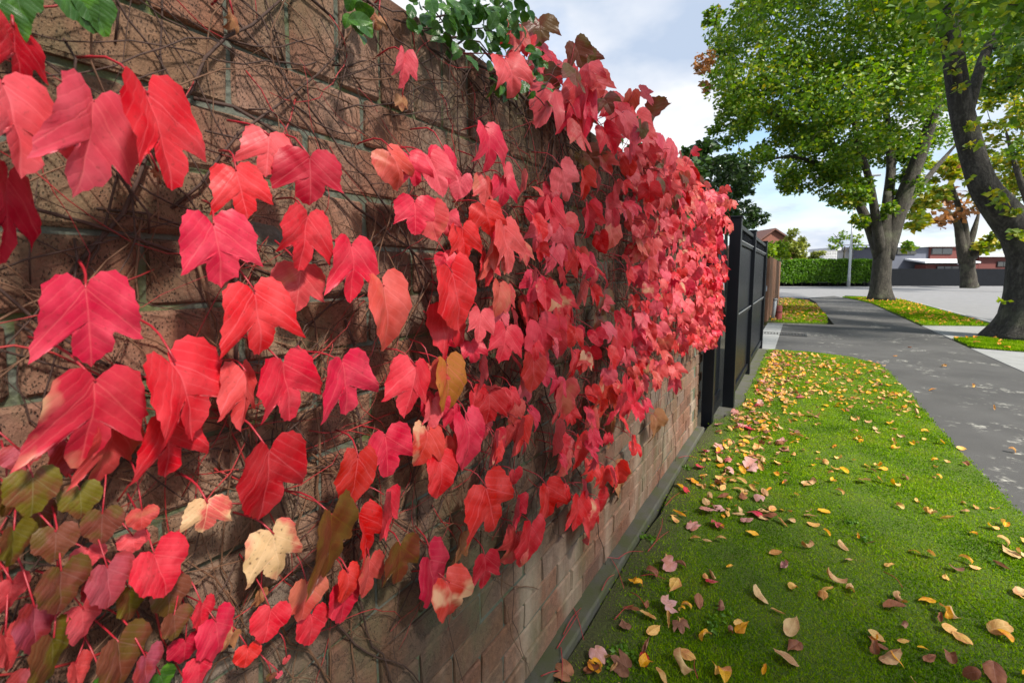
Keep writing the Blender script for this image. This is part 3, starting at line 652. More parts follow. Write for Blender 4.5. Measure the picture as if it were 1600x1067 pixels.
# scatter of further leaves, in wall coordinates (y along, z up)
from itertools import count
def inside(poly, x, y):
    c = False; n = len(poly); j = n - 1
    for i in range(n):
        xi, yi = poly[i][0], poly[i][1]; xj, yj = poly[j][0], poly[j][1]
        if (yi > y) != (yj > y) and x < (xj - xi) * (y - yi) / (yj - yi) + xi: c = not c
        j = i
    return c
def poly_wall(pts): return [at_x(x, y, 0.08)[1:] for x, y in pts]
MIDP = poly_wall([(925, 268), (1000, 285), (1010, 560), (1000, 640), (960, 720), (930, 820), (885, 790), (850, 690), (800, 560), (810, 430), (870, 400)])
ENDP = poly_wall([(985, 262), (1030, 292), (1075, 312), (1118, 335), (1118, 520), (1098, 548), (1060, 545), (1040, 600), (1005, 615), (985, 520)])
taken = []
def scatter(vine, poly, n, off, size, codes, mind, cap=300, yawb=-0.7, kinds='LTTTH', rest=None):
    ys = [p[0] for p in poly]; zs_ = [p[1] for p in poly]; k = 0; tries = 0; out = []
    while k < n and tries < n * 60:
        tries += 1; y = RNG.uniform(min(ys), max(ys)); z = RNG.uniform(min(zs_), max(zs_))
        if not inside(poly, y, z): continue
        o_ = RNG.uniform(*off)
        if any(abs(y - a) < mind and abs(z - b) < mind * 0.8 and abs(c - o_) < 0.05 for a, b, c in taken[-600:]): continue
        taken.append((y, z, o_)); s = RNG.uniform(*size)
        b = np.array([o_, y, z + s * 0.5])
        yv = np.array([RNG.normal(-0.15, 0.22), RNG.normal(0, 0.25), 1.0])
        M = frame(b, yv, RNG.normal(yawb, 0.6), RNG.uniform(-0.35, 0.4), s * RNG.uniform(0.85, 1.1), s)
        out.append((M, kinds[int(RNG.integers(len(kinds)))], codes[int(RNG.integers(len(codes)))], b)); k += 1
    return out
sc1 = scatter(V1, MIDP, 95, (0.05, 0.13), (0.058, 0.085), 'rrrrpprpoort', 0.06, yawb=-0.35)
for M, k, c, b in sc1:
    put_leaf(V1, M, k, c, np.array([0.006, b[1] + RNG.uniform(-0.06, 0.02), b[2] + RNG.uniform(0.0, 0.08)]))
FILP = poly_wall([(600, 330), (690, 250), (850, 280), (880, 420), (860, 560), (850, 700), (800, 780), (700, 760), (640, 600), (690, 480)])
for M, k, c, b in scatter(V1, FILP, 46, (0.04, 0.09), (0.052, 0.078), 'rrrrppoort', 0.06, yawb=-0.3):
    put_leaf(V1, M, k, c, np.array([0.006, b[1] + RNG.uniform(-0.05, 0.02), b[2] + RNG.uniform(0.0, 0.07)]))
taken = []
sc4 = scatter(V4, ENDP, 430, (0.04, 0.17), (0.05, 0.092), 'rrpppppooppt', 0.036, yawb=-0.75)
sc4.sort(key=lambda q: -(q[3][0] * 3 - 0.1 * q[3][1]))
for i, (M, k, c, b) in enumerate(sc4[:290]):
    put_leaf(V4, M, k, c, np.array([0.006, b[1] + RNG.uniform(-0.06, 0.02), b[2] + RNG.uniform(0.0, 0.08)]) if i % 2 == 0 else None)
def join_leaves(name, vine, items):
    Vs, Fs, mi, UVs, n = [], [], [], [], 0; codes = sorted({c for _, _, c, _ in items}); base = np.array(vine.location)
    geos = [leaf_geo('L', 'D', 700 + i, fold=f, bend=.2, rings=2, step=1) for i, f in enumerate((.2, .5, .9))]
    for M, k, c, b in items:
        V, Fc, UV = geos[int(RNG.integers(3))]; V = V @ M[:3, :3].T + M[:3, 3] - base
        Vs.append(V); UVs.append(UV); Fs += [tuple(i + n for i in f) for f in Fc]; mi += [codes.index(c)] * len(Fc); n += len(V)
    return tag(obj(name, make_mesh(name, np.concatenate(Vs), Fs, [CODE[c] for c in codes], mi=mi, uv=np.concatenate(UVs), smooth=True), vine), kind='stuff')
if len(sc4) > 290: join_leaves('leaves', V4, sc4[290:])

# ---- over the top of the wall: leaves hang out and down, some stand up against the sky
def top_leaf(vine, bx, by, tx, ty, w, code, kind, X, yawd=None):
    b = at_x(bx, by, X); t = at_x(tx, ty, X + 0.02); Ln = np.linalg.norm(b - t); yv = (b - t) / Ln
    M = frame(b, yv, math.radians(-25 if yawd is None else yawd), RNG.uniform(-.1, .2), Ln * 0.95, Ln)
    q = proj(np.array([(M @ np.array([s * .57, -.3, 0.05, 1]))[:3] for s in (-1, 1)])); wp = abs(q[1, 0] - q[0, 0])
    M[:3, 0] *= min(1.5, max(.6, w / max(wp, 1)))
    put_leaf(vine, M, kind, code, np.array([b[0] - RNG.uniform(.05, .12), b[1] - RNG.uniform(0, .05), 1.99 + RNG.uniform(0, .06)]))
for q in [(842, 30, 850, 66, 60, 'm', 'L', .02, -40), (806, 42, 806, 80, 46, 'o', 'L', .0), (836, 55, 838, 85, 50, 'c', 'L', .0), (818, 60, 800, 90, 40, 'r', 'T', -.02), (845, 78, 850, 110, 52, 'r', 'L', -.03),
          (898, 68, 914, 108, 40, 'z', 'L', .05, -45), (918, 85, 934, 112, 28, 'z', 'T', .04, -40), (868, 122, 856, 190, 52, 'p', 'T', .08), (905, 125, 900, 195, 48, 'p', 'D', .08), (910, 150, 910, 220, 34, 'r', 'T', .09),
          (925, 115, 940, 160, 44, 'o', 'L', .02), (890, 150, 880, 200, 40, 'r', 'T', .05), (960, 175, 964, 240, 26, 'p', 'T', .10), (985, 195, 988, 235, 26, 'p', 'T', .08), (1012, 172, 1036, 198, 44, 'z', 'L', .03, -45),
          (955, 148, 962, 185, 40, 'o', 'L', .02), (995, 178, 1004, 214, 40, 'p', 'L', .02), (975, 165, 980, 200, 34, 'r', 'L', -.02), (1022, 212, 1018, 262, 30, 'p', 'L', .08), (1042, 222, 1044, 275, 34, 'p', 'L', .08),
          (1060, 250, 1066, 268, 26, 'z', 'H', .03), (880, 98, 890, 122, 40, 'o', 'L', -.02), (862, 100, 866, 128, 34, 'r', 'L', -.04), (1035, 240, 1030, 300, 30, 'o', 'T', .1), (1055, 262, 1050, 305, 30, 'p', 'T', .1)]:
    top_leaf(V3, *q)
for k in range(200):
    y = RNG.uniform(1.25, 4.9); X = RNG.uniform(-0.16, 0.16) + 0.02
    hmax = 0.20 if y < 2.2 else 0.16
    z = 2.0 + (RNG.uniform(-0.03, hmax) if X < 0.03 else RNG.uniform(-0.16, hmax * 0.8))
    s = RNG.uniform(0.06, 0.10); yv = np.array([RNG.normal(-0.35, 0.35), RNG.normal(0.1, 0.3), 1.0 if X > -0.05 else RNG.uniform(-0.2, 1.0)])
    b = np.array([X, y, z + s * 0.3]); M = frame(b, yv, RNG.normal(-0.6, 0.6), RNG.uniform(-.3, .4), s, s)
    put_leaf(V3, M, 'LTTH'[int(RNG.integers(4))], 'rppporpozp'[int(RNG.integers(10))], np.array([X - RNG.uniform(.03, .12), y + RNG.uniform(-.08, .04), 1.99 + RNG.uniform(0, .05)]) if k % 3 else None)

# ---- stems on the brick face
def wander(p, ang, n, step, jit, zr=(0.02, 1.99)):
    P = [np.array(p, float)]
    for k in range(n):
        ang += RNG.normal(0, jit); q = P[-1] + np.array([0, math.cos(ang) * step, math.sin(ang) * step]); q[0] = 0.006 + 0.008 * abs(math.sin(k * 0.7 + ang * 3)) + p[0]
        if not (zr[0] < q[2] < zr[1]) or q[1] > 4.4 or q[1] < -0.4: break
        P.append(q)
    return np.array(P)
for k in range(74):
    y0 = RNG.uniform(0.0, 4.0) if k < 40 else RNG.uniform(0.05, 1.6); z0 = RNG.uniform(0.8, 1.9); r0 = RNG.uniform(0.0013, 0.0032)
    P = wander((0.0, y0, z0), RNG.choice([1.45, -1.6, 0.3, 2.7, -0.4, 0.9]) + RNG.normal(0, 0.25), int(RNG.integers(12, 34)), 0.05, 0.16)
    if len(P) < 5: continue
    V, Fc = tube(P, np.linspace(r0, r0 * 0.6, len(P)), 5, 0.08); vine = V2 if (y0 < 0.25 and z0 < 1.2) else (V4 if y0 > 3.2 else V1)
    obj('stem', make_mesh('stem', V - np.array(vine.location), Fc, 'stem_dark' if k % 3 else 'stem_tan', smooth=True), vine)
for vine, n, yr, zr in ((V1, 1500, (0.0, 3.3), (0.75, 1.97)), (V4, 130, (3.0, 4.3), (1.0, 1.97)), (V2, 60, (0.0, 0.5), (0.85, 1.2)), (V3, 260, (0.9, 4.3), (1.86, 2.03))):
    for mat, share in (('stem_dark', 0.45), ('stem_tan', 0.35), ('stem_red', 0.2)):
        mb = MB()
        for k in range(int(n * share)):
            y0, z0 = RNG.uniform(*yr) ** 1.0, RNG.uniform(*zr); ang = RNG.choice([1.5, -1.5, -1.2, -0.7, -2.2, 0.4, 2.8, 0.1]) + RNG.normal(0, 0.3)
            P = wander((RNG.uniform(0, 0.012) + (0.02 if vine is V3 else 0), y0, z0), ang, int(RNG.integers(4, 14)), RNG.uniform(0.02, 0.04), 0.22)
            if len(P) < 3: continue
            mb.tube(P - np.array(vine.location), np.linspace(1, 0.5, len(P)) * RNG.uniform(0.0006, 0.0018), 4)
        tag(obj('tendrils', mb.mesh('tendrils', mat, True), vine), kind='stuff')
mb = MB()                                            # woody runners along the wall top
for k in range(40):
    y0 = RNG.uniform(0.3, 3.6); P = wander((RNG.uniform(-0.04, 0.03), y0, RNG.uniform(1.93, 1.99)), RNG.normal(0, 0.2), int(RNG.integers(8, 20)), 0.06, 0.2, (1.88, 2.06))
    if len(P) > 3: mb.tube(P - np.array(V3.location), np.linspace(1, .6, len(P)) * RNG.uniform(.002, .005), 5, 0.1)
obj('runners', mb.mesh('runners', 'stem_dark', True), V3)

# ---- evergreen climber with small green leaves along the wall top
V5 = thing('climbing_fig', 'evergreen climber with small glossy green leaves on the wall top', 'vine', (-0.03, 0.9, 2.0))
lo = [leaf_mesh('leaf', 'O', 'O', 500 + i, fold=f, bend=.2, rings=2, teeth=0.0, mat='leaf_green') for i, f in enumerate((.2, .4, .1))]
LV['O'] = lo
fig = []
for (px_, py_, rx, ry, n) in [(680, 15, 55, 30, 34), (750, 45, 60, 45, 64), (800, 25, 30, 30, 30), (730, 5, 70, 18, 30), (556, 18, 18, 35, 12), (790, 110, 30, 40, 26), (835, 88, 16, 30, 14), (1078, 300, 9, 26, 16), (1072, 345, 9, 22, 14), (1000, 195, 14, 10, 6), (980, 215, 30, 12, 10), (850, 135, 40, 30, 16)]:
    for k in range(n):
        t_ = RNG.uniform(0, 6.28); rr = math.sqrt(RNG.uniform(0, 1)); fig.append((px_ + rx * rr * math.cos(t_), py_ + ry * rr * math.sin(t_)))
for (x, y) in fig:
    X = RNG.uniform(0.0, 0.11); b = at_x(x, y, X); s = RNG.uniform(0.026, 0.043)
    yv = np.array([RNG.normal(-.3, .5), RNG.normal(0, .7), RNG.normal(.5, .5)]); M = frame(b, yv, RNG.normal(-.5, .6), RNG.normal(0, .4), s * 1.05, s)
    put_leaf(V5, M, 'O', 'n')
for q in [(20, -26, 30, 6, 36), (108, -10, 128, 18, 30), (140, -4, 150, 18, 22), (-4, 20, 10, 46, 26)]:
    b = at_x(q[0], q[1], .05); t_ = at_x(q[2], q[3], .05); s = max(.04, np.linalg.norm(b - t_)); put_leaf(V5, frame(b, b - t_, -.1, .1, s * .8, s), 'R', 'n')
mb = MB()
for k in range(26):
    P = wander((RNG.uniform(.0, .06), RNG.uniform(.55, 1.5), RNG.uniform(1.93, 2.02)), RNG.normal(0, .5), 10, .03, .3, (1.8, 2.12))
    if len(P) > 3: mb.tube(P - np.array(V5.location), np.linspace(.0022, .001, len(P)), 4)
obj('twigs', mb.mesh('twigs', 'stem_dark', True), V5)

# ================================================================== GATES
def part(name, mat, parent, *boxes, bev=0.004):
    mb = MB(); base = np.array(parent.location)
    for a, b in boxes: mb.box(np.array(a) - base, np.array(b) - base, bev)
    return obj(name, mb.mesh(name, mat), parent)
sp = thing('steel_side_panel', 'narrow black steel fence panel between brick wall and gate', 'fence panel', (0.04, 4.9, 0))
part('post', 'steel_black', sp, ((-0.01, 4.62, -0.05), (0.09, 4.72, 1.98)))
part('rail', 'steel_black', sp, ((0.015, 4.72, 0.10), (0.065, 5.30, 0.19))); part('rail', 'steel_black', sp, ((0.015, 4.72, 1.72), (0.065, 5.30, 1.78)))
for k in range(6): part('board', 'steel_black', sp, ((0.030, 4.725 + k * 0.096, 0.19), (0.050, 4.725 + k * 0.096 + 0.088, 1.72)), bev=0.006)
gt = thing('steel_gate', 'long black steel driveway gate with tall square posts', 'gate', (0.21, 7.6, 0))
for (y, x0) in ((5.30, 0.09), (7.20, 0.085), (9.86, 0.08)):
    p_ = part('post', 'steel_black', gt, ((x0, y, -0.05), (x0 + 0.11, y + 0.11, 2.01)))
    mb = MB(); b0 = np.array(gt.location); mb.box(np.array((x0 - 0.01, y - 0.01, 2.011)) - b0, np.array((x0 + 0.12, y + 0.12, 2.03)) - b0, 0.004); obj('cap', mb.mesh('cap', 'steel_black'), p_)
for (y0, y1) in ((5.412, 7.198), (7.312, 9.858)):
    for (z0, z1) in ((0.07, 0.15), (0.93, 0.985), (1.75, 1.80), (1.92, 1.97)): part('rail', 'steel_black', gt, ((0.11, y0, z0), (0.17, y1, z1)))
    part('rail_highlight', 'steel_highlight', gt, ((0.172, y0 + .01, 1.79), (0.178, y1 - .01, 1.799)), bev=0); part('rail_highlight', 'steel_highlight', gt, ((0.172, y0 + .01, 0.976), (0.178, y1 - .01, 0.984)), bev=0)  # pale strips painting in the bright highlight along the rail edges
    n = int(round((y1 - y0) / 0.11)); w = (y1 - y0) / n
    mb = MB(); mb.box((-.01, 0.004, 0), (.01, w - .004, .775), .004); bd = mb.mesh('board', 'steel_black')
    for k in range(n):
        obj('board', bd, gt, (0.138 - .21, y0 + k * w - 7.6, .152)); obj('board', bd, gt, (0.138 - .21, y0 + k * w - 7.6, .99 - .02))
    mb = MB(); mb.box((-.006, -.006, 0), (.006, .006, .118)); pk = mb.mesh('picket', 'steel_black')
    for k in range(n): obj('picket', pk, gt, (0.14 - .21, y0 + (k + .5) * w - 7.6, 1.801))

# ---- timber fence beyond the driveway, black post, grey pipe and red pot-like bollard
tf = thing('timber_fence', 'brown timber board fence beyond the driveway', 'fence', (-0.02, 18, 0))
for k in range(44):
    y = 15.1 + k * 0.2; mb = MB(); mb.box((-0.012, 0, 0), (0.012, 0.19, 1.86 + RNG.normal(0, .01)), .003)
    if k == 0: tb = mb.mesh('board', 'timber')
    o = obj('board', tb, tf, (0.0 + RNG.normal(0, .004), y - 18, 0.02))
for z in (0.4, 1.5): part('rail', 'timber', tf, ((-0.09, 15.1, z), (-0.04, 23.9, z + .09)))
part('end_board', 'timber', tf, ((-0.30, 15.06, 0.0), (-0.01, 15.09, 1.84)))
bp = thing('gate_post', 'slim black post against the end of the timber fence', 'post', (-0.1, 14.9, 0)); part('shaft', 'steel_black', bp, ((-0.13, 14.9, -.03), (-0.07, 14.96, 1.9))); part('latch', 'galvanised', bp, ((-0.069, 14.91, 0.9), (-0.04, 14.95, 1.05)))
rp = at_z(1215, 500, 0); 
pp = thing('drain_pipe', 'short grey pipe leaning beside the red bollard', 'pipe', (0.10, 15.75, 0))
mb = MB(); mb.tube([(0, 0, 0), (0.03, 0, .32), (0.05, 0.02, .64)], .05, 14); obj('pipe', mb.mesh('pipe', 'galvanised', True), pp)
mb = MB(); mb.tube([(0.045, 0.018, .60), (0.052, 0.021, .66)], .058, 14); obj('collar', mb.mesh('collar', 'galvanised', True), pp)
rbk = thing('bollard', 'squat dark red bollard on the leafy verge', 'bollard', (0.24, 16.1, 0))
mb = MB(); mb.tube([(0, 0, 0), (0, 0, .05), (0, 0, .40), (0, 0, .43)], [.105, .10, .095, .08], 18); obj('body', mb.mesh('body', 'terracotta', True), rbk)
mb = MB(); mb.tube([(0, 0, .22), (0, 0, .26)], .104, 18); obj('band', mb.mesh('band', 'cladding_red', True), rbk)

# ================================================================== TREES
def leaf_cloud(cent, rad, n, size, flat=0.8, edge=True):
    """n little folded leaves spread through balls at cent with radius rad"""
    cent = np.asarray(cent, float); rad = np.asarray(rad, float); w = rad ** 1.6; w = w / w.sum()
    i = RNG.choice(len(cent), n, p=w); d = RNG.normal(0, 1, (n, 3)); d /= np.linalg.norm(d, axis=1)[:, None]
    r = rad[i] * RNG.uniform(0, 1, n) ** (0.42); P = cent[i] + d * r[:, None] * np.array([1, 1, flat])
    a = RNG.normal(0, 1, (n, 3)); a[:, 2] = a[:, 2] * 0.5 - 0.35; a /= np.linalg.norm(a, axis=1)[:, None]
    b = np.cross(a, RNG.normal(0, 1, (n, 3))); b /= np.linalg.norm(b, axis=1)[:, None]; c = np.cross(a, b)
    s = size * RNG.uniform(0.65, 1.3, n)[:, None]
    V = np.stack([P, P + a * s * .45 + b * s * .36 + c * s * .08, P + a * s, P + a * s * .45 - b * s * .36 + c * s * .08], 1).reshape(-1, 3)
    k = np.arange(n)[:, None] * 4; return V, np.concatenate([k + 0, k + 1, k + 2, k + 0, k + 2, k + 3], 1).reshape(-1, 3)
def cloud_obj(name, parent, clusters, n, size, mat, flat=0.8):
    c = np.array([q[:3] for q in clusters]); r = np.array([q[3] for q in clusters]); V, Fc = leaf_cloud(c, r, n, size, flat)
    base = np.array(parent.location) if parent else 0
    return obj(name, make_mesh(name, V - base, Fc, mat), parent)
def limb(mb, P, R, n=10, base=0, k=16, wob=0.06): mb.tube(spline(P, k) - base, np.interp(np.linspace(0, 1, k), np.linspace(0, 1, len(R)), R), n, wob)
def sub_clusters(lobes, per, f=0.42):
    out = []
    for (x, y, z, r) in lobes:
        for k in range(per):
            d = RNG.normal(0, 1, 3); d /= np.linalg.norm(d); q = r * RNG.uniform(0.25, 1.0) ** 0.5
            out.append((x + d[0] * q, y + d[1] * q, z + d[2] * q * 0.85, r * f * RNG.uniform(0.5, 1.15)))
    return out
def twigs(mb, clusters, nodes, base, r=0.02, every=1):
    """branchlets grow outwards: each tuft hangs on the nearest limb or tuft already reached"""
    nd = np.array(nodes); P = np.array([c[:3] for c in clusters]); order = np.argsort([np.min(np.linalg.norm(nd - p, axis=1)) for p in P])
    pts = np.vstack([nd, P]); ok = np.zeros(len(pts), bool); ok[:len(nd)] = True
    for i in order:
        p = P[i]; c = np.where(ok)[0]; dd = np.linalg.norm(pts[c] - p, axis=1); k = np.argmin(dd); a = pts[c[k]]; ok[len(nd) + i] = True
        mid = (a + p) / 2 + RNG.normal(0, .08, 3) * dd[k] + np.array([0, 0, 0.08 * dd[k]]); mb.tube(spline([a, mid, p], 5) - base, np.linspace(r * 1.5, r * 0.5, 5), 4)

def street_tree(label, base, trunk, limbs, lobes, n, size, mat='foliage_street', per=9, bark='bark', extra=None, f=0.42, flare=1.35):
    t = thing('street_tree', label, 'tree', tuple(base), 'street trees'); b = np.array(base); mb = MB()
    P, R = trunk; k = 26; Q = spline(P, k); rr = np.interp(np.linspace(0, 1, k), np.linspace(0, 1, len(R)), R)
    V, Fc = tube(Q - b, rr, 28, 0.035)
    ang = np.arctan2(V[:, 1], V[:, 0]); hgt = V[:, 2]; fl = np.exp(-np.maximum(hgt, 0) / 0.45) * (flare - 1) * (0.7 + 0.5 * np.sin(ang * 5 + 1) ** 2)
    V[:, :2] *= (1 + fl)[:, None]; mb.add(V, Fc)
    nodes = list(Q[k // 2:])
    for P_, R_ in limbs: limb(mb, P_, R_, 12, b); nodes += list(spline(P_, 12)[3:])
    cl = sub_clusters(lobes, per, f); obj('trunk', mb.mesh('trunk', bark, True), t)
    mb = MB(); twigs(mb, cl, nodes, b, 0.013); tag(obj('branches', mb.mesh('branches', bark, True), t), kind='stuff')
    cloud_obj('crown', t, cl, n, size, mat)
    if extra:
        for (lb, n2, m2) in extra: cloud_obj('crown', t, sub_clusters(lb, 7, 0.5), n2, size, m2)
    return t
# tree by the junction: limbs and crown laid out from the trunk's distance
b1 = at_z(1376, 469, 0); D1 = float((b1 - Cv) @ Fv); u1 = D1 / FPX
def T1(x, y, dz=0.0): return at_d(x, y, D1 + dz)
lob1 = [(1240, 60, 105), (1340, 40, 110), (1440, 60, 105), (1160, 70, 48), (1205, 150, 62), (1290, 150, 85), (1390, 150, 85), (1158, 180, 34), (1135, 205, 26), (1235, 228, 52), (1320, 215, 62), (1188, 258, 32), (1262, 268, 38), (1432, 200, 62), (1462, 140, 60), (1310, 292, 30), (1340, 255, 40), (1235, 285, 18),
        (1300, -90, 130), (1420, -100, 140), (1190, -50, 70), (1360, -230, 140), (1260, -190, 90), (1480, -190, 120), (1560, -40, 110), (1540, 80, 70), (1410, 250, 34), (1385, 330, 15), (1345, 345, 13), (1420, 385, 9), (1500, 20, 90), (1130, 118, 24), (1112, 25, 14), (1212, 20, 60), (1170, 120, 40), (1330, 300, 26), (1300, 250, 40), (1420, 290, 26), (1380, 230, 50)]
def to3(lobs, fn, u, dep): return [(*fn(x, y, RNG.uniform(-1, 1) * dep * min(1, r / 60)), r * u) for x, y, r in lobs]
tr1 = street_tree('big green street tree with forked trunk on the verge by the junction', b1,
    ([b1, T1(1376, 440), T1(1379, 405), T1(1381, 372), T1(1384, 340), T1(1388, 300)], [0.46, 0.41, 0.40, 0.42, 0.30, 0.16]),
    [([T1(1376, 405), T1(1360, 358, .2), T1(1334, 300, .6), T1(1312, 250, 1), T1(1285, 190, 1.5), T1(1250, 130, 1.5)], [.30, .25, .2, .16, .12, .05]),
     ([T1(1377, 400), T1(1368, 340, -.5), T1(1358, 280, -1), T1(1338, 215, -2), T1(1330, 140, -2.5)], [.28, .2, .16, .12, .05]),
     ([T1(1380, 395), T1(1386, 330, .5), T1(1392, 260, 1), T1(1385, 180, 1.5), T1(1370, 90, 2)], [.33, .27, .21, .16, .06]),
     ([T1(1382, 405), T1(1404, 330, -.2), T1(1430, 260, -.6), T1(1450, 205, -1), T1(1470, 140, -1.5), T1(1500, 40, -1)], [.40, .35, .31, .26, .18, .07]),
     ([T1(1395, 360), T1(1425, 310, 1.2), T1(1460, 265, 2.2), T1(1495, 225, 3)], [.22, .17, .13, .06]),
     ([T1(1325, 280, .7), T1(1290, 262, .2), T1(1240, 245, -.3), T1(1180, 255, -.6)], [.15, .11, .08, .03]),
     ([T1(1300, 220, 1.2), T1(1250, 195, .6), T1(1190, 170, 0), T1(1140, 130, -.4)], [.15, .11, .08, .03])],
    to3(lob1, T1, u1, 4.0), 120000, 0.20, per=15, f=.45, extra=[(to3([(1098, 108, 16), (1108, 90, 14), (1105, 135, 13)], T1, u1, .5), 420, 'foliage_rust')])
# leaning tree nearer on the right
b2 = at_z(1622, 530, 0); D2 = float((b2 - Cv) @ Fv); u2 = D2 / FPX
def T2(x, y, dz=0.0): return at_d(x, y, D2 + dz)
lob2 = [(1560, 130, 34), (1600, 230, 30), (1640, 150, 90), (1650, 320, 60), (1620, 40, 80), (1700, 60, 150), (1760, 220, 130), (1560, -60, 90), (1480, -140, 120), (1620, -180, 200), (1760, -160, 200), (1850, 20, 180), (1500, -330, 200), (1700, -400, 240), (1900, -200, 240), (1950, 100, 160), (1350, -260, 110), (1880, -420, 200), (2050, -100, 200)]
tr2 = street_tree('leaning dark street tree with curved limb and yellowing leaves beside the concrete crossing', b2,
    ([b2, T2(1621, 490), T2(1621, 445), T2(1622, 410), T2(1632, 375), T2(1640, 340)], [.60, .52, .48, .47, .36, .2]),
    [([T2(1618, 430), T2(1602, 376), T2(1567, 331), T2(1542, 300), T2(1527, 266), T2(1508, 200), T2(1493, 110), T2(1480, 0), T2(1470, -120), T2(1480, -300)], [.40, .36, .30, .26, .225, .215, .19, .17, .14, .08]),
     ([T2(1622, 405), T2(1650, 345, .2), T2(1680, 270, .4), T2(1710, 150, .8), T2(1750, -20, 1.2), T2(1780, -250, 1.5)], [.36, .32, .28, .23, .18, .08]),
     ([T2(1510, 180), T2(1530, 112, .3), T2(1545, 73, .5), T2(1575, 28, .9), T2(1598, -10, 1.2), T2(1640, -120, 2)], [.12, .10, .095, .09, .08, .05]),
     ([T2(1498, 140), T2(1492, 110, -.3), T2(1470, 40, -1), T2(1440, -60, -2)], [.10, .08, .07, .04])],
    [(*T2(x, y, (RNG.uniform(2.0, 5.0) if y > -20 and x < 1720 else RNG.uniform(-1, 1) * 4 * min(1, r / 100))), r * u2) for x, y, r in lob2], 36000, 0.16, per=9, bark='bark_dark', flare=1.55)
# sprigs on its trunk
tag(cloud_obj('sprigs', tr2, [(*T2(x, y, -.35), r * u2) for x, y, r in [(1515, 70, 7), (1490, 110, 8), (1500, 135, 7), (1515, 195, 9), (1522, 225, 8), (1560, 315, 10), (1555, 300, 7), (1585, 330, 9), (1590, 365, 9), (1570, 470, 4), (1512, 280, 7)]], 230, 0.13, 'foliage_yellow'), kind='stuff')
# unseen row tree added behind the camera: crown shaped to shade lawn and wall
b3 = np.array((4.75, -2.0, 0.0)); v = lambda x, y, z: b3 + np.array((x, y, z))
lob3 = [(0, 0, 10.5, 3.2), (3, 1, 9.5, 3), (-3, .5, 9.5, 2.6), (1, 4, 9, 3), (0, -3.5, 9, 3), (2, 2, 12.5, 3), (6.5, 1.5, 9.5, 2.2), (-1, 3.5, 12, 2.4)]
tr3 = street_tree('unseen street tree added to shade the lawn and the brick wall', b3,
    ([b3, v(0, .1, 1.5), v(0, 0, 3), v(.1, .1, 4)], [.62, .52, .5, .45]),
    [([v(0, 0, 3.6), v(1.5, .8, 6), v(3.5, 1.5, 8.5), v(5, 2.5, 10)], [.3, .24, .16, .06]), ([v(0, 0, 3.6), v(-1, .4, 6), v(-2.2, .6, 9), v(-2.8, .6, 10.5)], [.3, .24, .16, .06]), ([v(0, 0, 3.7), v(.3, 1.6, 6), v(.8, 3.6, 8.5), v(1.8, 6.5, 9.5)], [.3, .24, .16, .06]), ([v(0, 0, 3.7), v(.2, -1.6, 6), v(0, -3, 9)], [.3, .22, .08]), ([v(0, 0, 3.8), v(.3, .3, 8), v(.5, .5, 12)], [.32, .22, .06])],
    [(b3[0] + x, b3[1] + y, z, r) for x, y, z, r in lob3], 7000, 0.21, per=9)

def small_tree(name, label, cat, base, trunk, limbs, lobes, n, size, mat, bark='bark', per=7, group=None, f=.5, extra=None, flat=.8):
    t = thing(name, label, cat, tuple(base), group); b = np.array(base); mb = MB(); nodes = []
    for P_, R_ in [trunk] + limbs: limb(mb, P_, R_, 10, b); nodes += list(spline(P_, 10)[3:])
    cl = sub_clusters(lobes, per, f); obj('trunk', mb.mesh('trunk', bark, True), t)
    mb = MB(); twigs(mb, cl, nodes, b, 0.02, 1); tag(obj('branches', mb.mesh('branches', bark, True), t), kind='stuff')
    cloud_obj('crown', t, cl, n, size, mat, flat)
    for (lb, n2, m2) in (extra or []): cloud_obj('crown', t, sub_clusters(lb, 6, .5), n2, size, m2)
    return t
b4 = at_z(1516, 448, 0); D4 = float((b4 - Cv) @ Fv) - 1.5; u4 = D4 / FPX
T4 = lambda x, y, dz=0.0: at_d(x, y, D4 + dz)
b4 = T4(1515, 448); b4[2] = -.09
small_tree('street_tree', 'pollarded tree with orange and green leaves before the dark boundary wall', 'tree', b4, ([b4, T4(1513, 440), T4(1512, 420), T4(1512, 402)], [.72, .62, .55, .6]),
    [([T4(1508, 410), T4(1502, 385), T4(1496, 350), T4(1478, 330), T4(1450, 318)], [.5, .4, .3, .2, .08]), ([T4(1506, 400), T4(1508, 370), T4(1505, 345), T4(1490, 300), T4(1478, 255)], [.4, .34, .28, .2, .08]), ([T4(1514, 405), T4(1530, 390), T4(1550, 375), T4(1565, 355)], [.45, .38, .3, .14]), ([T4(1512, 390), T4(1522, 360), T4(1530, 330)], [.3, .24, .08])],
    [(*T4(x, y, RNG.uniform(-2, 2)), r * u4) for x, y, r in [(1440, 330, 22), (1455, 305, 20), (1430, 350, 10), (1540, 300, 22), (1550, 380, 16), (1532, 385, 14), (1470, 265, 20), (1530, 250, 25)]], 2600, .55, 'foliage_yellow', group='street trees',
    extra=[([(*T4(x, y, RNG.uniform(-2, 2)), r * u4) for x, y, r in [(1490, 340, 18), (1500, 318, 18), (1512, 330, 14), (1485, 300, 18), (1520, 270, 22), (1470, 340, 10)]], 420, 'foliage_rust')])
D5 = 34.0; u5 = D5 / FPX; T5 = lambda x, y, dz=0.0: at_d(x, y, D5 + dz); b5 = T5(1625, 455); b5[2] = -.09
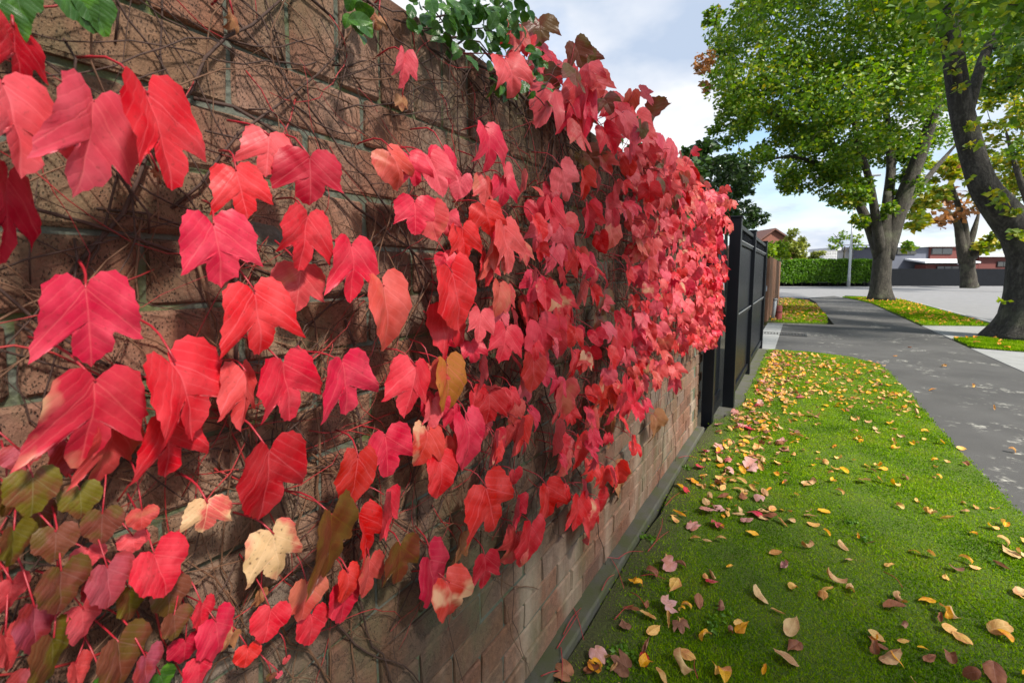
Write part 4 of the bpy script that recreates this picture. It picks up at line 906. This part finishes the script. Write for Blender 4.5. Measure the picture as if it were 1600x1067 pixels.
small_tree('yellow_tree', 'bright yellow-green autumn tree across the road behind the leaning trunk', 'tree', b5, ([b5, T5(1622, 400), T5(1615, 330)], [.5, .4, .3]), [([T5(1615, 340), T5(1590, 270), T5(1570, 200)], [.25, .18, .06]), ([T5(1616, 330), T5(1640, 250), T5(1650, 160)], [.25, .18, .06])],
    [(*T5(x, y, RNG.uniform(-2, 2)), r * u5) for x, y, r in [(1585, 280, 38), (1560, 250, 28), (1600, 200, 45), (1560, 190, 30), (1580, 330, 22), (1640, 250, 60), (1650, 150, 60), (1555, 140, 25), (1600, 110, 40)]], 6500, .33, 'foliage_yellow')

# ---- shrubs and hedge
def bush(name, label, cat, base, lobes, n, size, mat, per=8, f=.5, stem_r=.06):
    t = thing(name, label, cat, tuple(base)); b = np.array(base); cl = sub_clusters(lobes, per, f); mb = MB()
    for (x, y, z, r) in lobes[:6]: mb.tube(spline([b, (b + np.array((x, y, z))) / 2 + RNG.normal(0, .1, 3), (x, y, z)], 7) - b, np.linspace(stem_r, stem_r * .3, 7), 6)
    obj('stems', mb.mesh('stems', 'bark', True), t); cloud_obj('crown', t, cl, n, size, mat); return t
X6 = lambda x, y, X=-.9: at_x(x, y, X)
sb = X6(1140, 420); sb[2] = -.1
def lob6(l, X): return [(*at_x(x, y, X + RNG.uniform(-.3, .3)), r * float(proj(at_x(x, y, X))[2]) / FPX) for x, y, r in l]
bush('evergreen_shrub', 'dark glossy evergreen shrub standing up behind the wall end', 'shrub', sb, lob6([(1115, 250, 30), (1090, 240, 22), (1138, 258, 30), (1150, 280, 28), (1100, 285, 34), (1135, 300, 34), (1160, 310, 24), (1172, 330, 20), (1180, 345, 14), (1150, 345, 30), (1120, 330, 34), (1078, 262, 16)], -1.0), 7000, .13, 'foliage_dark')
lb = at_x(1212, 440, -.25); lb[2] = 0
bush('lime_shrub', 'bright lime-green shrub topping the timber fence', 'shrub', (-.35, 18.5, 0), lob6([(1202, 392, 10), (1212, 390, 12), (1222, 394, 10), (1195, 398, 9), (1228, 399, 7)], -.35), 1700, .14, 'foliage_lime', stem_r=.04)
def on(dist): 
    return lambda x, y, dz=0.0: at_d(x, y, dist + dz)
Q = on(51); uu = 51 / FPX; wb = Q(1258, 450); wb[2] = -.1
bush('willow_shrub', 'drooping yellow-green shrub in front of the brick gable house', 'shrub', wb, [(*Q(x, y, RNG.uniform(-1, 1)), r * uu) for x, y, r in [(1240, 375, 16), (1228, 385, 14), (1252, 388, 16), (1238, 402, 18), (1262, 404, 14), (1280, 398, 9), (1275, 410, 10), (1222, 408, 12), (1250, 415, 14)]], 5200, .3, 'foliage_willow')
Q2 = on(53); uu = 53 / FPX; tb2 = Q2(1318, 450); tb2[2] = -.1
small_tree('sparse_tree', 'thin half-bare tree rising behind the clipped hedge', 'tree', tb2, ([tb2, Q2(1318, 410), Q2(1320, 385)], [.14, .1, .06]), [([Q2(1319, 395), Q2(1310, 375), Q2(1302, 365)], [.05, .04, .02]), ([Q2(1319, 395), Q2(1335, 378), Q2(1345, 368)], [.05, .04, .02])],
    [(*Q2(x, y, 0), r * uu) for x, y, r in [(1308, 378, 10), (1320, 366, 10), (1336, 372, 9), (1342, 385, 8), (1300, 388, 6)]], 420, .3, 'foliage_street')
Q3 = on(49)
h0, h1 = Q3(1205, 430), Q3(1372, 430)
hd = thing('clipped_hedge', 'clipped bright green hedge along the low dark wall', 'hedge', ((h0[0] + h1[0]) / 2, (h0[1] + h1[1]) / 2, 0))
base = np.array(hd.location); n = 15000; t_ = RNG.uniform(0, 1, n); s_ = RNG.integers(0, 3, n); dp = RNG.uniform(-.6, .6, n); zz = RNG.uniform(.4, 2.75, n)
dp = np.where(s_ < 2, -.6 + RNG.exponential(.08, n), dp); zz = np.where(s_ == 2, 2.75 - RNG.exponential(.06, n), zz) + np.sin(t_ * 31) * .06 + np.sin(t_ * 77) * .04
dirv = (h1 - h0) / np.linalg.norm(h1 - h0); nv = np.array([-dirv[1], dirv[0], 0])
Pc = h0 + t_[:, None] * (h1 - h0); Pc[:, 2] = 0; Pc = Pc + nv * (dp[:, None]) + np.array([0, 0, 1]) * zz[:, None]
V, Fc = leaf_cloud(Pc, np.full(n, .05), n, .19); obj('foliage', make_mesh('foliage', V - base, Fc, 'foliage_hedge'), hd)
mb = MB(); 
for k in range(12):
    p = h0 + (h1 - h0) * (k + .5) / 12; p[2] = 0; mb.tube(np.array([p, p + (0, 0, 1.2), p + (0, 0, 2.4)]) - base, [.07, .06, .03], 6)
obj('stems', mb.mesh('stems', 'bark'), hd)
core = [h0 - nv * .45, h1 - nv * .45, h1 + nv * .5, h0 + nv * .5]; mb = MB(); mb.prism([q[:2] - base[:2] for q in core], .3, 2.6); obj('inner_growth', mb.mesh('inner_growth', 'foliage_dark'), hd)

# ================================================================== FAR SIDE OF THE ROAD
def slab(name, mat, parent, p, q, depth, z0, z1):
    """upright block whose front runs from p to q"""
    p = np.array(p[:2]); q = np.array(q[:2]); d = (q - p) / np.linalg.norm(q - p); n = np.array([-d[1], d[0]])
    b = np.array(parent.location); mb = MB(); mb.prism([p - b[:2], q - b[:2], q + n * depth - b[:2], p + n * depth - b[:2]], z0 - b[2], z1 - b[2]); return obj(name, mb.mesh(name, mat), parent)
fa, fm, fb = at_z(1150, 447, -.09), at_z(1395, 447, -.09), at_z(1640, 447, -.09)
DF = float((fm - Cv) @ Fv)
Fz = lambda x, y, dz=0.0: at_d(x, y, DF + dz)
w1 = thing('boundary_wall', 'low dark grey boundary wall under the clipped hedge', 'wall', tuple(Fz(1290, 447) * (1, 1, 0)))
zt = Fz(1290, 426)[2]
P0, P1 = Fz(1170, 447), Fz(1372, 447)
for k in range(7):
    a_, b_ = P0 + (P1 - P0) * k / 7, P0 + (P1 - P0) * (k + .999) / 7; slab('panel', 'fence_dark', w1, a_, b_, .15, -.12, zt)
w2 = thing('boundary_wall', 'tall dark grey boundary wall in front of the grey and red house', 'wall', tuple(Fz(1480, 447) * (1, 1, 0)))
P0, P1 = Fz(1374, 447), Fz(1680, 447); zt = Fz(1480, 420)[2]
for k in range(9):
    a_, b_ = P0 + (P1 - P0) * k / 9, P0 + (P1 - P0) * (k + .999) / 9; slab('panel', 'fence_dark', w2, a_, b_, .15, -.12, zt)
# modern house
H = lambda x, y, dz=0.0: at_d(x, y, DF + 9 + dz)
hs = thing('modern_house', 'modern two-storey house in grey render and red cladding with pale flat roofs', 'house', tuple(H(1470, 447) * (1, 1, 0)))
Z = lambda y: H(1470, y)[2]
slab('wall', 'render_grey', hs, H(1385, 440), H(1449.5, 440), 6, 0, Z(387)); slab('wall', 'cladding_red', hs, H(1450, 440, -.25), H(1493, 440, -.25), 6, Z(408), Z(386)); slab('wall', 'render_grey', hs, H(1493.5, 440), H(1526, 440), 6, 0, Z(386.5))
slab('lower_wall', 'cladding_red', hs, H(1445, 440, -2), H(1526, 440, -2), 1.6, 0, Z(414))
slab('wall', 'cladding_red', hs, H(1526.5, 440, -1), H(1585, 440, -1), 5, 0, Z(402))
def roof(name, mat, p, q, dep, zf, zb, th=.22, ov=.0):
    p = np.array(p[:2]); q = np.array(q[:2]); d = (q - p) / np.linalg.norm(q - p); n = np.array([-d[1], d[0]]); b = np.array(hs.location); mb = MB()
    V = [(*(p - n * ov - b[:2]), zf), (*(q - n * ov - b[:2]), zf), (*(q + n * dep - b[:2]), zb), (*(p + n * dep - b[:2]), zb)]; V = np.array(V + [(x, y, z + th) for x, y, z in V])
    mb.add(V, [(3, 2, 1, 0), (4, 5, 6, 7), (0, 1, 5, 4), (1, 2, 6, 5), (2, 3, 7, 6), (3, 0, 4, 7)]); return obj(name, mb.mesh(name, mat), hs)
roof('roof', 'roof_pale', H(1380, 440, -.6), H(1530, 440, -.6), 8, Z(386) + .01, Z(379))
roof('porch_roof', 'roof_pale', H(1443, 440, -3), H(1530, 440, -3), 3.4, Z(412), Z(406), .2); roof('porch_roof', 'roof_pale', H(1527, 440, -1.6), H(1590, 440, -1.6), 6, Z(402) + .02, Z(398), .25)
def window(x0, x1, y0, y1, dz, panes):
    b = np.array(hs.location); p, q = H(x0, 440, dz), H(x1, 440, dz); f = slab('window', 'iron', hs, p, q, .1, Z(y1), Z(y0))
    for k in range(panes):
        a_ = p + (q - p) * (k + .06) / panes; b_ = p + (q - p) * (k + .94) / panes; d = (q - p) / np.linalg.norm(q - p); nn_ = np.array([-d[1], d[0], 0]) * -.03
        o = slab('pane', 'glass', hs, a_ + nn_, b_ + nn_, .02, Z(y1) + .06, Z(y0) - .06); o.parent = f
window(1398, 1428, 388, 398, -.12, 3); window(1452, 1484, 388, 398, -.37, 2); window(1462, 1508, 416, 424, -2.12, 4); window(1556, 1574, 409, 417, -1.12, 2)
# brick gable house, left
Hg = on(60)
gh = thing('gable_house', 'old house with a dark red brick gable above the shrubs', 'house', tuple(Hg(1210, 447) * (1, 1, 0))); b = np.array(gh.location)
p, q, ap = Hg(1176, 384), Hg(1246, 384), Hg(1209, 360); d = (q - p); d[2] = 0; d /= np.linalg.norm(d); n_ = np.array([-d[1], d[0], 0])
mb = MB(); F4 = [p * (1, 1, 0), q * (1, 1, 0), q, ap, p]; V = [f - b for f in F4] + [f + n_ * 7 - b for f in F4]; mb.add(V, [(4, 3, 2, 1, 0), (5, 6, 7, 8, 9)] + [(i, (i + 1) % 5, 5 + (i + 1) % 5, 5 + i) for i in range(5)]); obj('wall', mb.mesh('wall', 'gable_brick'), gh)
for (e0, sg) in ((p, 1), (q, -1)):
    mb = MB(); up = np.array([0, 0, .06]); e1 = e0 + (e0 - ap) * .12; V = [ap - n_ * .4 + up, e1 - n_ * .4 + up, e1 + n_ * 7.2 + up, ap + n_ * 7.2 + up]; V = np.array([x - b for x in V] + [x - b + (0, 0, .22) for x in V]); mb.add(V, [(3, 2, 1, 0), (4, 5, 6, 7), (0, 1, 5, 4), (1, 2, 6, 5), (2, 3, 7, 6), (3, 0, 4, 7)]); obj('roof', mb.mesh('roof', 'roof_tile'), gh)
# pale outbuilding and trellis behind the hedge
Ho = on(66); ob = thing('outbuilding', 'low pale outbuilding half hidden behind the clipped hedge', 'building', tuple(Ho(1340, 447) * (1, 1, 0)))
slab('wall', 'white_paint', ob, Ho(1305, 440), Ho(1374, 440), 5, 0, Ho(1340, 392)[2]); slab('roof', 'roof_pale', ob, Ho(1302, 440, -.4), Ho(1377, 440, -.4), 6, Ho(1340, 392)[2] + .01, Ho(1340, 387)[2])
Ht = on(56); tl = thing('trellis', 'white garden trellis panel showing above the hedge', 'trellis', tuple(Ht(1295, 447) * (1, 1, 0)))
for k in range(8):
    x = 1285 + k * 2.7; slab('slat', 'white_paint', tl, Ht(x, 440), Ht(x + .8, 440), .03, 0, Ht(x, 392)[2])
for k in range(5): y = 393 + k * 2.4; slab('slat', 'white_paint', tl, Ht(1284.5, 440, -.05), Ht(1305.2, 440, -.05), .03, Ht(1290, y + .7)[2], Ht(1290, y)[2])
# lamp pole
pb = at_z(1325.5, 448, -.09); Dp = float((pb - Cv) @ Fv); Pp = lambda x, y: at_d(x, y, Dp)
lp = thing('street_lamp', 'tall pale grey tapered street lamp pole across the road', 'street lamp', tuple(pb)); hgt = 10.5
mb = MB(); mb.tube([(0, 0, 0), (0, 0, 1.2), (0, 0, 1.25), (0, 0, hgt)], [.16, .15, .135, .05], 14); obj('pole', mb.mesh('pole', 'galvanised', True), lp)
mb = MB(); mb.tube([(0, 0, hgt - .1), (.3, .1, hgt + .5), (1.4, .4, hgt + .8)], .06, 8); ar = obj('arm', mb.mesh('arm', 'galvanised', True), lp)
mb = MB(); mb.box((1.3, .25, hgt + .72), (2.1, .6, hgt + .9), .05); obj('lamp_head', mb.mesh('lamp_head', 'galvanised'), lp)

# ================================================================== GRASS AND FALLEN LEAVES
def in_poly(P, poly):
    x, y = P[:, 0], P[:, 1]; c = np.zeros(len(P), bool); j = len(poly) - 1
    for i in range(len(poly)):
        xi, yi = poly[i][0], poly[i][1]; xj, yj = poly[j][0], poly[j][1]
        with np.errstate(divide='ignore', invalid='ignore'):
            h = ((yi > y) != (yj > y)) & (x < (xj - xi) * (y - yi) / (yj - yi + 1e-12) + xi)
        c ^= h; j = i
    return c
def grass(poly, n, y0, y1, x0, x1, hs_, power, name_parent):
    u = RNG.uniform(0, 1, n * 2); y = (y0 ** power + u * (y1 ** power - y0 ** power)) ** (1 / power); P = np.stack([RNG.uniform(x0, x1, n * 2), y], 1); P = P[in_poly(P, poly)]; P = P[RNG.uniform(0, 1, len(P)) < np.clip((P[:, 0] + .07 * np.sin(P[:, 1] * 7) - .06) / .30, .04, 1)][:n]; n = len(P)
    P = P + RNG.normal(0, .016, P.shape)
    dist = np.hypot(P[:, 0] - CD, P[:, 1]); wd = 0.0016 + 0.0009 * dist; h = RNG.uniform(*hs_, n) * (0.92 + 0.25 * np.sin(P[:, 0] * 5 + 2 * np.sin(P[:, 1] * 2.3)) * np.sin(P[:, 1] * 4 + P[:, 0] * 3))
    h = np.maximum(h, .006); a = RNG.uniform(0, 6.28, n); dx, dy = np.cos(a) * wd, np.sin(a) * wd; l = RNG.normal(0, .5, (n, 2)) * h[:, None]
    B = np.column_stack([P, np.full(n, -.004)]); V = np.stack([B - np.column_stack([dx, dy, 0 * dx]), B + np.column_stack([dx, dy, 0 * dx]), B + np.column_stack([l, h])], 1).reshape(-1, 3)
    return V, np.arange(n * 3).reshape(-1, 3)
V, Fc = grass(lawn_poly, 330000, 0.9, 9.9, 0.05, 2.0, (.007, .018), -0.35, None)
tag(obj('grass', make_mesh('grass', V, Fc, 'grass_blade')), 'short mown green grass of the near lawn strip', 'grass', kind='stuff')
Vs, Fs, n0 = [], [], 0
for poly, x0, x1, y0, y1, n in ((isl_poly, -.6, 1.6, 15.2, 30, 22000), (tri_poly, 2.8, 5.5, 16.4, 33.6, 30000), (t2_poly, 3.6, 5.4, 11.8, 15.3, 22000)):
    V, Fc = grass(poly, n, y0, y1, x0, x1, (.02, .05), 1.0, None); Vs.append(V); Fs.append(Fc + n0); n0 += len(V)
tag(obj('verge_grass', make_mesh('verge_grass', np.concatenate(Vs), np.concatenate(Fs), 'grass_blade')), 'green grass of the verges round the street trees', 'grass', kind='stuff')
# little clover-like weeds in the lawn
mb = MB(); cl = []
for (x, y) in [(975, 1015), (985, 1025), (960, 1035), (1040, 925), (1120, 965), (1110, 978), (1075, 730), (1130, 950), (1405, 935), (1185, 795), (1330, 815), (1560, 880), (1350, 840), (1000, 835), (1020, 840)]:
    p = at_z(x, y, .012); cl.append((*p, .035))
c_ = cloud_obj('weeds', None, cl, 420, .02, 'foliage_hedge', .35); tag(c_, 'small bright green clover weeds among the fallen leaves', 'weeds', kind='stuff')

FK = {}
def fallen_mesh(i, kind):
    r = np.random.default_rng(900 + i)
    if kind == 'O': return leaf_mesh('fallen_leaf', 'O', 'O', 900 + i, fold=r.uniform(.2, .8), bend=r.uniform(-.3, .6), curl=r.uniform(-2.6, 2.6), roll=r.uniform(.3, 4.0) * r.choice([-1, 1]), rings=3, step=2, teeth=.02, mat='fallen_yellow', asym=r.uniform(-.4, .4))
    return leaf_mesh('fallen_leaf', 'L', 'D' if i % 2 else 'H', 900 + i, fold=r.uniform(-.5, .5), bend=r.uniform(-.6, .5), curl=r.uniform(-1.6, 1.2), roll=r.uniform(.3, 1.4) * r.choice([-1, 1]), rings=4, step=2, mat='fallen_mauve')
FO = [fallen_mesh(i, 'O') for i in range(10)]; FI = [fallen_mesh(20 + i, 'L') for i in range(6)]
items = []
KIND = {'y': ('fallen_yellow', 'curled bright yellow leaf fallen on the lawn', 'O'), 'a': ('fallen_tan', 'curled pale tan leaf fallen on the lawn', 'O'), 'b': ('fallen_brown', 'shrivelled dark brown leaf fallen on the lawn', 'O'),
        'm': ('fallen_mauve', 'faded mauve-pink lobed creeper leaf fallen on the lawn', 'I'), 'r': ('fallen_red', 'fresh red lobed creeper leaf fallen on the lawn', 'I'), 'd': ('fallen_brown', 'dry brown lobed creeper leaf fallen on the lawn', 'I')}
SPEC = [(1040, 952, 'm', .062), (1060, 970, 'd', .05), (930, 1018, 'm', .055), (918, 1048, 'd', .055), (980, 1050, 'd', .055), (1005, 1022, 'r', .05), (890, 1055, 'd', .05), (1050, 882, 'm', .06), (1108, 912, 'r', .045), (1165, 815, 'm', .065), (1100, 800, 'm', .075), (1120, 815, 'r', .06),
        (1545, 985, 'a', .085), (1080, 1052, 'a', .085), (1110, 1048, 'y', .07), (1130, 1040, 'y', .07), (1060, 1015, 'y', .06), (1250, 1038, 'a', .07), (1375, 1030, 'a', .08), (1325, 912, 'a', .09), (1330, 925, 'a', .06), (1190, 1052, 'y', .06), (1460, 935, 'y', .06), (1470, 970, 'b', .06), (1180, 920, 'a', .09), (1235, 910, 'y', .06), (1300, 918, 'y', .06),
        (1270, 850, 'a', .07), (1345, 748, 'a', .09), (1230, 990, 'a', .08), (1250, 1000, 'b', .07), (1380, 945, 'b', .08), (1590, 870, 'a', .09), (1585, 925, 'a', .08), (1550, 1040, 'b', .08), (1150, 985, 'y', .06), (1110, 990, 'y', .06), (1220, 690, 'm', .08), (1165, 725, 'm', .08), (1140, 720, 'r', .07), (1180, 735, 'm', .07)]
SPEC += [(1478, 570, 'a', .08), (1452, 605, 'y', .07), (1505, 692, 'y', .09), (1395, 553, 'y', .07), (1555, 634, 'a', .06), (1425, 540, 'b', .07), (1590, 700, 'a', .06), (1520, 600, 'y', .06)]
for (x, y, k, s) in SPEC: p = at_z(x, y, .02); items.append((p[0], p[1], k, s, 1))
def spread(n, poly, fn, codes, size=(.033, .068)):
    k = 0; t = 0
    while k < n and t < n * 200:
        t += 1; x = RNG.uniform(0.1, 1.95); y = RNG.uniform(1.2, 9.8)
        if RNG.uniform() > fn(x, y) or not inside(poly, x, y): continue
        items.append((x, y, codes[int(RNG.integers(len(codes)))], RNG.uniform(*size), 0)); k += 1
LP = [(.14, 1.3), (1.9, 1.3), (1.88, 9.2), (.38, 9.7), (.32, 5.6), (.22, 5.0), (.14, 4.4)]
spread(330, LP, lambda x, y: 0.5 if y < 4 else 0.35, 'yyyyyyaaaaabb')
spread(560, LP, lambda x, y: math.exp(-((x - .42) / .30) ** 2) * (1 if y > 2.9 else .12), 'yyyyyyyyyaaaaaaaabbbmmrd')
spread(420, LP, lambda x, y: (1 if y > 6 else .05), 'yyyyyaaaab')
items.sort(key=lambda q: -(q[3] / (0.2 + math.hypot(q[0] - CD, q[1])) + (9 if q[4] else 0)))
rest = {}
for i, (x, y, k, s, sp_) in enumerate(items):
    mat, lab, fam = KIND[k]; ms = FO if fam == 'O' else FI; j = int(RNG.integers(len(ms))); me = ms[j]
    if fam == 'I' and not sp_: s = min(s * 1.0, .06)
    sgn = 1
    R_ = Matrix.Rotation(RNG.uniform(0, 6.28), 4, 'Z') @ Matrix.Rotation(RNG.normal(0, .35) + (math.pi if RNG.uniform() < .4 else 0), 4, 'X') @ Matrix.Rotation(RNG.normal(0, .3), 4, 'Y')
    sc_ = Matrix.Diagonal((s * RNG.uniform(.9, 1.25), s * RNG.uniform(1.0, 1.3), s, 1)); M = R_ @ sc_
    zs2 = [(M @ vv.co).z for vv in me.vertices]; M = Matrix.Translation((x, y, (.012 if x < 1.93 else -.022) - min(zs2) * (.85 if x < 1.93 else 1))) @ M
    if i < 300:
        o = obj('fallen_leaf', me, M=M); o.material_slots[0].link = 'OBJECT'; o.material_slots[0].material = MAT[mat]; 
        where = 'on the asphalt footpath' if x > 1.93 else 'against the wall footing' if x < .3 and y < 4.7 else 'on the grass beside the wall' if x < .75 and y < 4.7 else 'on the grass beside the black gate' if x < .95 and y >= 4.7 else 'on the grass near the footpath edge' if x > 1.4 else 'out in the middle of the lawn'
        big = 'large ' if s > .066 else 'small ' if s < .05 else ''
        tag(o, big + lab.replace('fallen on the lawn', 'lying ' + where), 'fallen leaf', 'fallen ' + lab.split(' fallen')[0].replace('leaf', 'leaves') + ' ' + where)
    else: rest.setdefault(mat, []).append((M, j, fam))
mb_V, mb_F, mb_i, mb_U, n0 = [], [], [], [], 0; mats = sorted(rest)
lowO = [leaf_geo('O', 'O', 950 + i, fold=.5, bend=.3, curl=c, roll=r_, rings=1, step=1, teeth=0) for i, (c, r_) in enumerate([(1.5, 2.5), (-1.5, 1.5), (.8, -3), (2.2, .8)])]; lowI = [leaf_geo('L', 'D', 960 + i, fold=.3, bend=.3, curl=c, roll=.8, rings=1, step=1) for i, c in enumerate((.8, -1.0))]
for mat in mats:
    for M, j, fam in rest[mat]:
        V, Fc, UV = (lowO if fam == 'O' else lowI)[j % (4 if fam == 'O' else 2)]; Mm = np.array(M); V = V @ Mm[:3, :3].T + Mm[:3, 3]
        V[:, 2] -= V[:, 2].min() - .008; mb_V.append(V); mb_U.append(UV); mb_F += [tuple(q + n0 for q in f) for f in Fc]; mb_i += [mats.index(mat)] * len(Fc); n0 += len(V)
for (poly, n, box) in ((isl_poly, 900, (-.5, 1.5, 15.4, 29.5)), (tri_poly, 420, (3.4, 5.3, 16.5, 32)), (t2_poly, 25, (3.6, 5.3, 12, 15))):
    for k in range(n):
        x, y = RNG.uniform(*box[:2]), RNG.uniform(*box[2:])
        if not inside(poly, x, y): continue
        V, Fc, UV = lowO[k % 4]; a_ = RNG.uniform(0, 6.28); s = RNG.uniform(.07, .13); R2 = np.array(Matrix.Rotation(a_, 3, 'Z') @ Matrix.Rotation(RNG.normal(0, .4), 3, 'X')); V = V @ R2.T * s
        V[:, 2] -= V[:, 2].min() - .01; V = V + np.array([x, y, 0]); mb_V.append(V); mb_U.append(UV); mb_F += [tuple(q + n0 for q in f) for f in Fc]
        mb_i += [mats.index(('fallen_yellow', 'fallen_tan', 'fallen_tan', 'fallen_brown')[int(RNG.integers(4))] if box[0] < 0 else 'fallen_yellow')] * len(Fc); n0 += len(V)
tag(obj('leaf_litter', make_mesh('leaf_litter', np.concatenate(mb_V), mb_F, mats, mi=mb_i, uv=np.concatenate(mb_U))), 'yellow and tan leaf litter over the farther grass', 'leaf litter', kind='stuff')
# shed red leaf stalks by the footing
stk = [(925, 885, 968, 880), (905, 905, 912, 870), (955, 880, 975, 920), (960, 968, 990, 945), (985, 925, 1010, 950), (895, 955, 912, 1000), (870, 1022, 905, 965), (880, 1000, 908, 958), (1012, 862, 1045, 830), (1025, 845, 1035, 810), (965, 880, 1005, 862), (845, 1066, 880, 1048), (876, 1020, 878, 1066), (1040, 790, 1062, 770), (1120, 752, 1150, 745), (1060, 720, 1090, 715), (940, 930, 960, 905), (1000, 900, 1040, 905), (1380, 893, 1410, 918), (1090, 1060, 1085, 1030)]
mb = MB()
for (x0, y0, x1, y1) in stk:
    a_, b_ = at_z(x0, y0, .02), at_z(x1, y1, .02)
    for q in (a_, b_): q[2] = .045 if q[0] < .08 else .022
    c_ = (a_ + b_) / 2; P = spline([a_, c_ + (RNG.normal(0, .006), RNG.normal(0, .006), .012), b_], 7)
    Vv, Ff = tube(P - c_, np.linspace(.0017, .001, 7), 5); o = obj('leaf_stalk_litter', make_mesh('leaf_stalk_litter', Vv, Ff, 'stalk_red', smooth=True), loc=tuple(c_))
    tag(o, 'thin red leaf stalk shed on the ground at the wall foot', 'stalk', 'shed red leaf stalks')
print('leaf parts', leaf_count, 'tris', sum(len(m_.polygons) for m_ in bpy.data.meshes))
